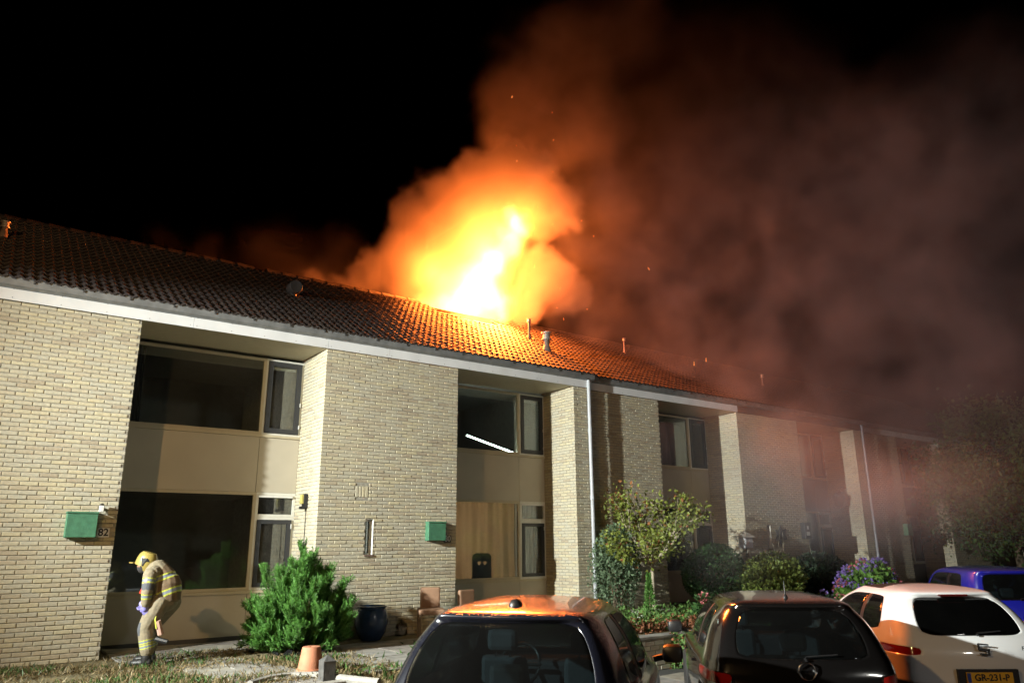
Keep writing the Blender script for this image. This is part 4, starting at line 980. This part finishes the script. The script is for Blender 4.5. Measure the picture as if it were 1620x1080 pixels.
c1, add1 = car('parked_car', at_car(1.33, -7.72, 51, .55), 51, dict(L=3.85, W=.90, H=1.60, roof_rear=.60, tumble=.30, bow=1.7, antenna='stub', hatchc=.14, hatchb=.08, hatch72=.03, plate_z=.72, plate_x=.01, tl_rows=(4, 5), tl_cols=(3, 4), nose=1.72, cowl=.86, rear_f=[0, .5, .84, .95]), 'dark blue hatchback whose wet roof glows orange in front of number 80', paint('dark_blue_paint', (.008, .009, .016), .25, .1, drops=.9), m_cglass)
for k in range(9):     # heater wires on the rear window
    pass
c2, add2 = car('parked_car', at_car(4.95, -7.55, 45, .46), 45, dict(L=4.35, W=.93, H=1.48, roof_rear=.55, bow=1.35, tumble=.29, antenna=.19, hatchc=.08, hatchb=.04, hatch72=.03, plate_z=.48, tl_rows=(4, ), tl_cols=(2, 3, 4), nose=2.15, cowl=1.15, mirror_m=m_black), 'black hatchback with a round lightning badge parked beside the white car', paint('black_paint', (.005, .0045, .0045), .18, 0), m_cglass)
b = MB(); n = 28
b.tube([(-.0, .075*math.cos(2*math.pi*k/n), .075*math.sin(2*math.pi*k/n)) for k in range(n+1)], .009, 8, False)
b.add([(-.004, .085, .006), (-.004, .01, .022), (-.004, .015, .002), (-.004, -.085, -.006), (-.004, -.01, -.022), (-.004, -.015, -.002)], [(0, 1, 2, 5), (5, 2, 3, 4)])
bd = add2(b, 'badge', m_chrome, smooth=True); bd.location = (.045, 0, .86); bd.rotation_euler = (0, .12, 0)
c3, add3 = car('parked_car', at_car(8.24, -7.60, 38, .5), 38, dict(L=4.05, W=.92, H=1.46, roof_rear=.60, bow=1.3, tumble=.30, hatchc=.10, hatchb=.05, hatch72=.02, plate_z=.50, plate_x=-.01, tl_rows=(4, ), tl_cols=(2, 3, 4), nose=1.95, cowl=1.05, pano=True, reg='GR-231-P', mirror_m=paint('white_paint', (.74, .75, .76), .35), recess=True), 'white hatchback with dark glass roof and yellow GR-231-P plate', paint('white_paint', (.74, .75, .76), .35), m_cglass_dk)
b = MB()
for (y0, z0, y1, z1) in ((-.06, .045, .055, .062), (-.065, -.012, .06, .010), (-.055, -.062, .06, -.045)): b.add([(0, y0, z0), (0, y1, z0+.012), (0, y1, z1+.012), (0, y0, z1)], [(0, 1, 2, 3)])
b.add([(0, .06, .0), (0, .04, .0), (0, .04, .07), (0, .06, .07)], [(0, 1, 2, 3)]); b.add([(0, -.06, .0), (0, -.04, .0), (0, -.04, -.06), (0, -.06, -.06)], [(0, 1, 2, 3)])
bd = add3(b, 'badge', m_trim); bd.location = (.008, 0, .79); bd.rotation_euler = (0, .15, 0); bd.modifiers.new('t', 'SOLIDIFY').thickness = .008
t_ = tmesh('FR', .06, 'model_letters'); t_.transform(Matrix.Rotation(-math.pi/2, 4, 'Z') @ Matrix.Rotation(math.pi/2, 4, 'X')); o = meshobj('model_letters', t_, m_trim, c3, loc=(.035, -.48, .80)); o.rotation_euler = (0, .15, 0)
c4, add4 = car('parked_car', at_car(13.6, -6.2, 42, .36), 42, dict(L=3.6, W=.82, H=1.55, roof_rear=.34, tumble=.16, hatchc=.14, hatchb=.1, hatch72=.06, plate_z=.6, nose=1.6, cowl=.9, tl_rows=(4, 5), tl_cols=(3, 4)), 'bright blue hatchback parked beyond the white car', paint('blue_paint', (.010, .012, .26), .3), m_cglass)
# ------------------------------------------------------------------ firefighter, bent forward at the window of 82
def firefighter():
    rh = Vector((BR[0], BR[1], 0)).normalized(); dp = Vector((-rh.y, rh.x, 0))       # a: picture right, b: away
    o = Vector((.40, -.98, 0))
    def W_(a, b, z): return o+rh*a*.97+dp*b+Vector((0, 0, z*.945))
    b = MB(); segs = []
    def cap(p, q, r0, r1, part, n=14):
        p, q = Vector(p), Vector(q); ax = (q-p); L = ax.length; ax.normalize()
        pts = [p-ax*r0*.9, p-ax*r0*.55, p, p.lerp(q, .5), q, q+ax*r1*.55, q+ax*r1*.9]; rad = [r0*.35, r0*.83, r0, (r0+r1)/2, r1, r1*.83, r1*.35]
        b.tube(pts, rad, n); segs.append((part, p, q, r0, r1))
    # torso: hips, waist, chest, shoulders leaning to picture left
    hip, waist, chest, sh, neck = W_(.14, .08, .86), W_(.12, .08, .97), W_(.06, .08, 1.13), W_(-.02, .08, 1.24), W_(-.12, .08, 1.29)
    cap(hip, waist, .165, .17, 'hips'); cap(waist, chest, .185, .19, 'torso'); cap(chest, sh, .19, .165, 'torso'); cap(W_(.17, .08, .93), W_(.14, .08, 1.06), .165, .18, 'torso')
    cap(W_(-.0, -.08, 1.22), W_(-.0, .24, 1.22), .105, .105, 'torso'); cap(sh, neck, .085, .07, 'neck')
    hd = W_(-.20, .08, 1.36); cap(W_(-.19, .08, 1.36), W_(-.215, .08, 1.30), .098, .085, 'head'); cap(W_(-.28, .08, 1.325), W_(-.30, .08, 1.31), .018, .014, 'head')
    # near arm hanging straight, far arm reaching forward and down
    s0, e0, w0 = W_(-.01, -.14, 1.21), W_(.0, -.19, .985), W_(-.01, -.17, .835)
    cap(s0, e0, .088, .072, 'arm'); cap(e0, w0, .072, .058, 'arm')
    s1, e1, w1 = W_(-.02, .28, 1.2), W_(-.12, .33, 1.0), W_(-.2, .28, .86); cap(s1, e1, .085, .07, 'arm2'); cap(e1, w1, .07, .056, 'arm2')
    def hand(w, d, sgn):
        d = d.normalized(); side = d.cross(dp).normalized(); up = dp
        cap(w+d*.02, w+d*.075, .038, .036, 'hand', 10)
        for k, (off, L) in enumerate(((-.030, .060), (-.010, .072), (.010, .068), (.030, .052))):
            k0 = w+d*.10+side*off; k1 = k0+d*L*.5+up*.012*sgn; k2 = k1+d*L*.35+up*.03*sgn
            cap(k0-d*.02, k1, .0115, .0105, 'hand', 8); cap(k1, k2, .0105, .009, 'hand', 8)
        t0 = w+d*.045-side*.034; cap(t0, t0-side*.025+d*.035, .013, .011, 'hand', 8); cap(t0-side*.025+d*.035, t0-side*.02+d*.068, .011, .009, 'hand', 8)
    hand(w0, w0-e0, 1); hand(w1, w1-e1, -1)
    # near leg and far leg
    h0, k0, a0 = W_(.10, -.02, .82), W_(-.03, -.06, .50), W_(.03, -.06, .215)
    cap(h0, k0, .14, .098, 'leg'); cap(k0, a0, .098, .088, 'leg')
    h1, k1, a1 = W_(.16, .2, .82), W_(-.10, .27, .48), W_(-.10, .30, .215)
    cap(h1, k1, .135, .095, 'leg2'); cap(k1, a1, .095, .085, 'leg2')
    for an in (a0, a1):
        cap(an-Vector((0, 0, .07)), an-Vector((0, 0, .14)), .068, .066, 'boot'); cap(an+rh*.035-Vector((0, 0, .148)), an-rh*.16-Vector((0, 0, .158)), .062, .05, 'boot')
    me = bpy.data.meshes.new('person'); me.from_pydata(b.v, [], b.f); me.update()
    bm = bmesh.new(); bm.from_mesh(me); bmesh.ops.recalc_face_normals(bm, faces=bm.faces); bm.to_mesh(me); bm.free()
    tmp = bpy.data.objects.new('t', me); COL.objects.link(tmp); rm = tmp.modifiers.new('r', 'REMESH'); rm.mode = 'VOXEL'; rm.voxel_size = .0085; sm = tmp.modifiers.new('s', 'SMOOTH'); sm.factor = .5; sm.iterations = 3
    ev = bpy.data.meshes.new_from_object(tmp.evaluated_get(bpy.context.evaluated_depsgraph_get())); bpy.data.objects.remove(tmp)
    m_tan = mat('turnout_tan', (.21, .175, .115), .85, var=.18, vscale=18, bump=.7, bscale=30); m_dkpad = mat('knee_pad', (.07, .075, .085), .8); m_sil = mat('reflective_silver', (.17, .19, .23), .5); m_yel = mat('reflective_yellow', (.42, .46, .05), .5)
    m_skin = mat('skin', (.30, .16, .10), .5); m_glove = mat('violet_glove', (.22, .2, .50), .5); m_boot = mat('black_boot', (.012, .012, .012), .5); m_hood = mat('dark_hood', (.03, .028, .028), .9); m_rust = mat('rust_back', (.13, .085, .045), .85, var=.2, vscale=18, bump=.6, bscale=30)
    for m in (m_tan, m_dkpad, m_sil, m_yel, m_skin, m_glove, m_boot, m_hood, m_rust): ev.materials.append(m)
    P = np.array([q.center[:] for q in ev.polygons]); best = np.full(len(P), 9e9); part = np.zeros(len(P), int); tt = np.zeros(len(P))
    for i, (nm, p, q, r0, r1) in enumerate(segs):
        p_, q_ = np.array(p), np.array(q); d = q_-p_; t = np.clip((P-p_)@d/(d@d), 0, 1); ds = np.linalg.norm(P-(p_+t[:, None]*d), axis=1)-(r0+(r1-r0)*t); ok = ds < best
        best[ok] = ds[ok]; part[ok] = i; tt[ok] = t[ok]
    mi = np.zeros(len(P), int); A = (P-np.array(o))@np.array(rh); B = (P-np.array(o))@np.array(dp); Z = P[:, 2]
    spine = np.array(sh-hip); spine /= np.linalg.norm(spine); hgt = (P-np.array(hip))@spine
    for i, (nm, p, q, r0, r1) in enumerate(segs):
        s_ = part == i
        if nm == 'hand': mi[s_] = 5
        elif nm == 'boot': mi[s_] = 6
        elif nm == 'neck': mi[s_] = 7
        elif nm == 'head': mi[s_] = np.where((A[s_] < -.225) & (Z[s_] > 1.24), 4, 7)
        elif nm == 'torso' or nm == 'hips':
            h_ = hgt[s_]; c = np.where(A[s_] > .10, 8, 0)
            for z0 in (.03, .235): c = np.where((h_ > z0) & (h_ < z0+.075), 3, c); c = np.where((h_ > z0+.018) & (h_ < z0+.057), 2, c)
            mi[s_] = c if nm == 'torso' else 0
        elif nm in ('arm', 'arm2'):
            L = (Vector(q)-Vector(p)).length; c = np.zeros(s_.sum(), int); x = tt[s_]*L
            z0 = .05 if r0 > .08 else .02
            c = np.where((x > z0) & (x < z0+.065), 3, c); c = np.where((x > z0+.016) & (x < z0+.05), 2, c)
            if r0 > .08: c = np.where((x > .125) & (x < .205), 1, c)
            mi[s_] = c
        elif nm in ('leg', 'leg2'):
            c = np.zeros(s_.sum(), int); x = tt[s_]
            if r0 < .12:
                for z0 in (.52, .74): c = np.where((x > z0) & (x < z0+.17), 3, c); c = np.where((x > z0+.04) & (x < z0+.13), 2, c)
                c = np.where((x < .28) & (A[s_] < -.05), 1, c)
            else: c = np.where((x > .86) & (A[s_] < -.05), 1, c)
            mi[s_] = c
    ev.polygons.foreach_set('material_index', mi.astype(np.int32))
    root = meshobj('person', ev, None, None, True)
    tag(root, 'person in tan turnout gear and yellow helmet bending forward at the window', 'person')
    # helmet with brim and dark side plate
    hb_ = MB(); prof = []
    tiltm = Matrix.Rotation(.30, 3, dp)
    def H_(a, b_, z): v = tiltm @ (rh*a+dp*b_+Vector((0, 0, z))); return hd+v+rh*.005+Vector((0, 0, .02))
    n = 26; rows = []
    for k, (s, z) in enumerate(((1.0, -.055), (1.0, .0), (.97, .045), (.86, .09), (.64, .125), (.34, .128), (.05, .132))):
        rows.append([H_(.138*s*math.cos(2*math.pi*i/n)+.010, .118*s*math.sin(2*math.pi*i/n), z-(.05 if k == 0 and math.cos(2*math.pi*i/n) > .2 else 0)) for i in range(n)])
    vs = [p for r in rows for p in r]; fs = [(j*n+i, j*n+(i+1) % n, (j+1)*n+(i+1) % n, (j+1)*n+i) for j in range(len(rows)-1) for i in range(n)]+[tuple((len(rows)-1)*n+i for i in range(n))]
    hb_.add(vs, fs); hm = hb_.build('helmet', mat('yellow_helmet', (.30, .23, .06), .35, coat=.5), root, smooth=True)
    sp_ = MB(); q = [(-.02, -.121, .05), (.055, -.114, .06), (.09, -.095, .03), (.08, -.098, -.045), (.02, -.123, -.05)]
    sp_.add([H_(a, b_, z) for a, b_, z in q]+[H_(a, b_+.02, z) for a, b_, z in q], [tuple(range(5)), tuple(range(5, 10))[::-1]]+[(i, (i+1) % 5, 5+(i+1) % 5, 5+i) for i in range(5)]); sp_.build('side_plate', m_boot, hm)
    br = MB(); q = [(-.12, -.10, -.045), (-.12, .10, -.045), (-.185, .06, -.06), (-.185, -.06, -.06)]
    br.add([H_(*p) for p in q]+[H_(p[0], p[1], p[2]-.012) for p in q], [(0, 1, 2, 3), (7, 6, 5, 4), (0, 4, 5, 1), (1, 5, 6, 2), (2, 6, 7, 3), (3, 7, 4, 0)]); br.build('visor_brim', MATS['yellow_helmet'], hm)
    # kit hanging from the belt
    p0 = W_(.13, -.10, .78); MB().tube([p0, W_(.12, -.12, .62), W_(.15, -.12, .5)], .012, 6).build('yellow_strap', m_yel, root)
    q0 = W_(.20, -.06, .36); MB().tube([W_(.15, -.1, .6), W_(.19, -.06, .42)], [.035, .04], 8).build('tool_handle', mat('pale_tool', (.45, .28, .22), .6), root)
    MB().tube([W_(.13, -.06, .36), W_(.29, -.06, .32)], [.035, .03], 8).build('tool_head', m_boot, root)
    MB().tube([W_(-.13, -.02, 1.05), W_(-.15, -.04, .95)], [.022, .03], 8).build('red_torch', mat('red_plastic', (.5, .03, .015), .4), root)
    return root
firefighter()
# ------------------------------------------------------------------ smoke and fire
def N(t, typ, **k):
    n = t.nodes.new(typ)
    for a, v in k.items(): setattr(n, a, v)
    return n
def volume(name, lo, hi, vox, blobs, warps, erode, matr, escale=.8, seed=0.0, edge=.35):
    """a fog grid: soft ellipsoids pushed about by turbulence"""
    ng = bpy.data.node_groups.new(name, 'GeometryNodeTree'); ng.interface.new_socket('Geometry', in_out='OUTPUT', socket_type='NodeSocketGeometry')
    out = N(ng, 'NodeGroupOutput'); vc = N(ng, 'GeometryNodeVolumeCube'); sm = N(ng, 'GeometryNodeSetMaterial'); sm.inputs['Material'].default_value = matr
    vc.inputs['Min'].default_value = lo; vc.inputs['Max'].default_value = hi
    for k, ax in enumerate('XYZ'): vc.inputs['Resolution '+ax].default_value = max(8, int((hi[k]-lo[k])/vox))
    L = ng.links.new; pos = N(ng, 'GeometryNodeInputPosition'); cur = pos.outputs[0]; base = pos.outputs[0]
    def vm(op, a, b=None):
        n = N(ng, 'ShaderNodeVectorMath', operation=op)
        for i, q in enumerate((a, b)):
            if q is None: continue
            if hasattr(q, 'links'): L(q, n.inputs[i])
            else: n.inputs[i].default_value = q
        return n
    def mt(op, a, b=None, clamp=False):
        n = N(ng, 'ShaderNodeMath', operation=op, use_clamp=clamp)
        for i, q in enumerate((a, b)):
            if q is None: continue
            if hasattr(q, 'links'): L(q, n.inputs[i])
            else: n.inputs[i].default_value = q
        return n.outputs[0]
    for sc_, amp, off in warps:
        nz = N(ng, 'ShaderNodeTexNoise'); nz.inputs['Scale'].default_value = sc_; nz.inputs['Detail'].default_value = 3; nz.inputs['Roughness'].default_value = .55
        L(vm('ADD', cur, (off+seed, off*.7, off*.3)).outputs[0], nz.inputs['Vector'])
        d = vm('SUBTRACT', nz.outputs['Color'], (.5, .5, .5)); s = N(ng, 'ShaderNodeVectorMath', operation='SCALE'); L(d.outputs[0], s.inputs[0]); s.inputs['Scale'].default_value = amp*2
        cur = vm('ADD', cur, s.outputs[0]).outputs[0]
    acc = None
    for c, r, dens in blobs:
        ln = vm('LENGTH', vm('DIVIDE', vm('SUBTRACT', cur, tuple(c)).outputs[0], tuple(r)).outputs[0]).outputs['Value']
        mr = N(ng, 'ShaderNodeMapRange', interpolation_type='SMOOTHSTEP'); L(ln, mr.inputs[0]); mr.inputs[1].default_value = 1.05; mr.inputs[2].default_value = edge; mr.inputs[3].default_value = 0; mr.inputs[4].default_value = dens
        acc = mr.outputs[0] if acc is None else mt('ADD', acc, mr.outputs[0]) if dens < .2 else mt('MAXIMUM', acc, mr.outputs[0])
    nz = N(ng, 'ShaderNodeTexNoise'); nz.inputs['Scale'].default_value = escale; nz.inputs['Detail'].default_value = 5; nz.inputs['Roughness'].default_value = .6; L(vm('ADD', cur, (31.0+seed, 7.0, 3.0)).outputs[0], nz.inputs['Vector'])
    mr = N(ng, 'ShaderNodeMapRange', interpolation_type='SMOOTHSTEP'); L(nz.outputs[0], mr.inputs[0]); mr.inputs[1].default_value = .34; mr.inputs[2].default_value = .66; mr.inputs[3].default_value = 1-erode; mr.inputs[4].default_value = 1.0
    dn = mt('MULTIPLY', acc, mr.outputs[0])
    L(dn, vc.inputs['Density']); L(vc.outputs[0], sm.inputs['Geometry']); L(sm.outputs[0], out.inputs[0])
    me = bpy.data.meshes.new(name); me.materials.append(matr); o = bpy.data.objects.new(name, me); COL.objects.link(o)
    md = o.modifiers.new('grid', 'NODES'); md.node_group = ng; return o
def volmat(name, col, dens, aniso=.2):
    m = bpy.data.materials.new(name); m.use_nodes = True; t = m.node_tree; t.nodes.clear(); o = t.nodes.new('ShaderNodeOutputMaterial'); v = t.nodes.new('ShaderNodeVolumePrincipled')
    v.inputs['Color'].default_value = (*col, 1); v.inputs['Density'].default_value = dens; v.inputs['Anisotropy'].default_value = aniso; t.links.new(v.outputs[0], o.inputs['Volume']); return m
def pd(u, v, dist): return CAM+ray(u, v)*dist
# (picture column, row, distance, radius in m, density)
CORE = [(700, 420, 21, 1.5, 1), (765, 315, 21, 1.35, 1), (705, 325, 21, .95, 1), (660, 350, 21, .8, 1), (640, 395, 21, .85, 1), (600, 430, 21, .75, .8), (825, 295, 21.3, 1.05, 1), (745, 268, 21.2, .6, .9), (800, 255, 21.3, .6, .9), (868, 330, 21.5, 1.0, 1),
        (560, 460, 20.7, .6, .5), (500, 462, 20.4, .5, .3), (860, 440, 21.2, .85, 1), (830, 480, 21.2, .75, .9), (895, 470, 21.6, .7, .7), (655, 460, 20.9, .9, .8), (760, 400, 21.6, 1.5, 1)]
SM = [(1180, 605, 21.3, 1.3, .4), (1260, 640, 21.5, 1.3, .42), (1350, 655, 22, 1.4, .42), (1440, 665, 22.3, 1.4, .36), (1540, 680, 23, 1.4, .25), (1000, 250, 24, 2.6, .13), (1090, 310, 24, 2.6, .13), (1200, 160, 26, 3.0, .07), (1400, 400, 25, 3.4, .11), (1500, 300, 26, 3.4, .08), (1290, 520, 23.5, 2.4, .15), (1060, 130, 25, 2.4, .08), (1450, 540, 24, 2.8, .14), (1590, 600, 24, 2.2, .09), (1180, 450, 23.5, 2.4, .13), (1050, 380, 23.5, 2.2, .15), (905, 490, 21.6, 1.0, .6), (965, 515, 21.8, 1.1, .5), (1025, 540, 22, 1.2, .42), (1085, 570, 22, 1.2, .34), (1150, 600, 22, 1.2, .28), (850, 215, 22, 1.5, .75), (830, 150, 22.3, 1.4, .55), (880, 100, 22.7, 1.7, .42), (930, 215, 22.5, 1.5, .65), (960, 60, 23.5, 1.8, .28), (950, 320, 22.5, 1.5, .7), (1000, 400, 22.7, 1.5, .55), (930, 400, 22.2, 1.2, .6), (950, 470, 22, 1.2, .5),
      (1050, 470, 23, 1.5, .42), (1120, 420, 23, 1.5, .34), (1180, 350, 23.5, 1.8, .28), (1250, 300, 24, 2.0, .22), (1100, 540, 22.5, 1.4, .34), (1150, 230, 25, 1.9, .13), (1340, 230, 25, 2.3, .15), (1290, 400, 24, 1.9, .19), (1440, 280, 25, 2.4, .12),
      (1200, 550, 23, 1.6, .28), (1320, 590, 23.5, 1.7, .24), (1470, 450, 24.5, 2.3, .12), (1540, 590, 24, 1.9, .14), (1590, 300, 26, 2.5, .10), (1430, 620, 24, 1.6, .22), (1610, 500, 25, 2.2, .14), (1540, 150, 27, 2.4, .08), (1030, 600, 21.5, 1.0, .16),
      (420, 452, 20.2, .6, .32), (480, 445, 20.4, .85, .36), (370, 435, 20.1, .5, .16), (340, 420, 20, .7, .1), (440, 405, 20.5, .9, .08), (530, 410, 21, .9, .15), (280, 395, 19.7, .6, .06)]
VE = [(1160, 690, 18.5, 1.4, .07), (1250, 720, 18.5, 1.6, .09), (1350, 770, 18, 1.6, .07), (1450, 780, 18, 1.6, .045), (1560, 780, 18, 1.4, .035), (1290, 800, 17.5, 1.5, .10), (1390, 810, 18.5, 1.6, .10), (1200, 790, 17, 1.3, .07), (1490, 810, 19, 1.5, .06), (1120, 870, 15, 1.0, .06)]
bl = [(pd(u, v, d), (r*1.15, r*1.15, r), q) for u, v, d, r, q in SM]
smoke = volume('smoke', (-3, -7, 1.0), (27, 9.5, 22), .17, bl, ((.35, 1.0, 3.0), (.95, .6, 9.0), (2.4, .25, 17.0)), .75, volmat('smoke_volume', (.38, .345, .37), 1.0, .1))
veil = volume('smoke', (4, -7.5, .3), (24, 6, 11), .2, [(pd(u, v, d), (r*1.2, r*1.2, r), q*1.6) for u, v, d, r, q in VE], ((.35, .9, 13.0), (1.0, .5, 2.0), (2.4, .2, 7.0)), .8, volmat('pale_smoke_volume', (.80, .77, .82), 1.0, .2), .7, 4.0)
tag(veil, 'thin grey smoke hanging in front of the far houses', 'smoke', kind='stuff')
core = volume('smoke', (2.5, .8, 5.8), (13.5, 8.0, 15.5), .085, [(pd(u, v, d), (r, r*1.1, r), q) for u, v, d, r, q in CORE], ((.55, .55, 3.0), (1.5, .34, 9.0), (3.6, .20, 17.0), (8.0, .07, 5.0)), .35, volmat('dense_smoke_volume', (.55, .50, .48), 2.2, .1), 1.4, edge=.7)
tag(core, 'billowing fire-lit smoke wrapped round the flames on the ridge', 'smoke', kind='stuff')
tag(smoke, 'smoke rolling off the burning roof and drifting over the houses', 'smoke', kind='stuff')
FL = [(735, 490, 20.3, .95, 1.0), (700, 492, 20.3, .75, .9), (775, 485, 20.4, .8, 1.0), (755, 450, 20.4, .8, 1.0), (780, 415, 20.4, .6, 1.0), (805, 385, 20.3, .5, 1.0), (822, 360, 20.2, .38, 1.0), (815, 338, 20.2, .24, .9), (720, 455, 20.5, .7, .6), (665, 492, 20.4, .5, .5)]
m_fl = bpy.data.materials.new('flame_volume'); m_fl.use_nodes = True; t = m_fl.node_tree; t.nodes.clear(); o = t.nodes.new('ShaderNodeOutputMaterial'); em = t.nodes.new('ShaderNodeEmission'); at = t.nodes.new('ShaderNodeAttribute'); at.attribute_name = 'density'
rp = t.nodes.new('ShaderNodeValToRGB'); e = rp.color_ramp.elements; e[0].position = 0; e[0].color = (1, .16, .02, 1); e[1].position = .8; e[1].color = (1, .42, .10, 1)
mu = t.nodes.new('ShaderNodeMath'); mu.operation = 'MULTIPLY'; mu.inputs[1].default_value = 22
t.links.new(at.outputs['Fac'], rp.inputs[0]); t.links.new(at.outputs['Fac'], mu.inputs[0]); t.links.new(rp.outputs[0], em.inputs['Color']); t.links.new(mu.outputs[0], em.inputs['Strength']); t.links.new(em.outputs[0], o.inputs['Volume'])
flames = volume('flames', (5.0, 1.5, 6.2), (12.5, 6.0, 12.5), .09, [(pd(u, v, d), (r, r, r*1.25), q) for u, v, d, r, q in FL], ((.7, .5, 5.0), (2.2, .28, 11.0), (5.0, .1, 2.0)), .5, m_fl, 1.6)
tag(flames, 'bright yellow flames bursting through the roof ridge of number 80', 'fire', kind='stuff')

# embers carried up by the plume
g = np.random.default_rng(9); b = MB()
for k in range(20):
    u, v = g.normal(890, 90), g.uniform(150, 520); p = Vector(pd(u, v, g.uniform(19.6, 20.6))); d = Vector((g.normal()*.5, g.normal()*.3, 1)).normalized()*g.uniform(.02, .09)
    b.tube([p, p+d*.5, p+d], [.003, .005, .002], 4)
for u, v in ((1098, 578), (1117, 572), (578, 504)):
    p = Vector(pd(u, v, 18.2)); b.tube([p, p+Vector((.01, 0, .10))], [.005, .002], 4)
o = b.build('embers', mat('ember_glow', (.2, .05, .01), .5, emit=(1, .33, .07), estr=3.5)); tag(o, 'glowing embers flying up beside the flames', 'embers', kind='stuff')
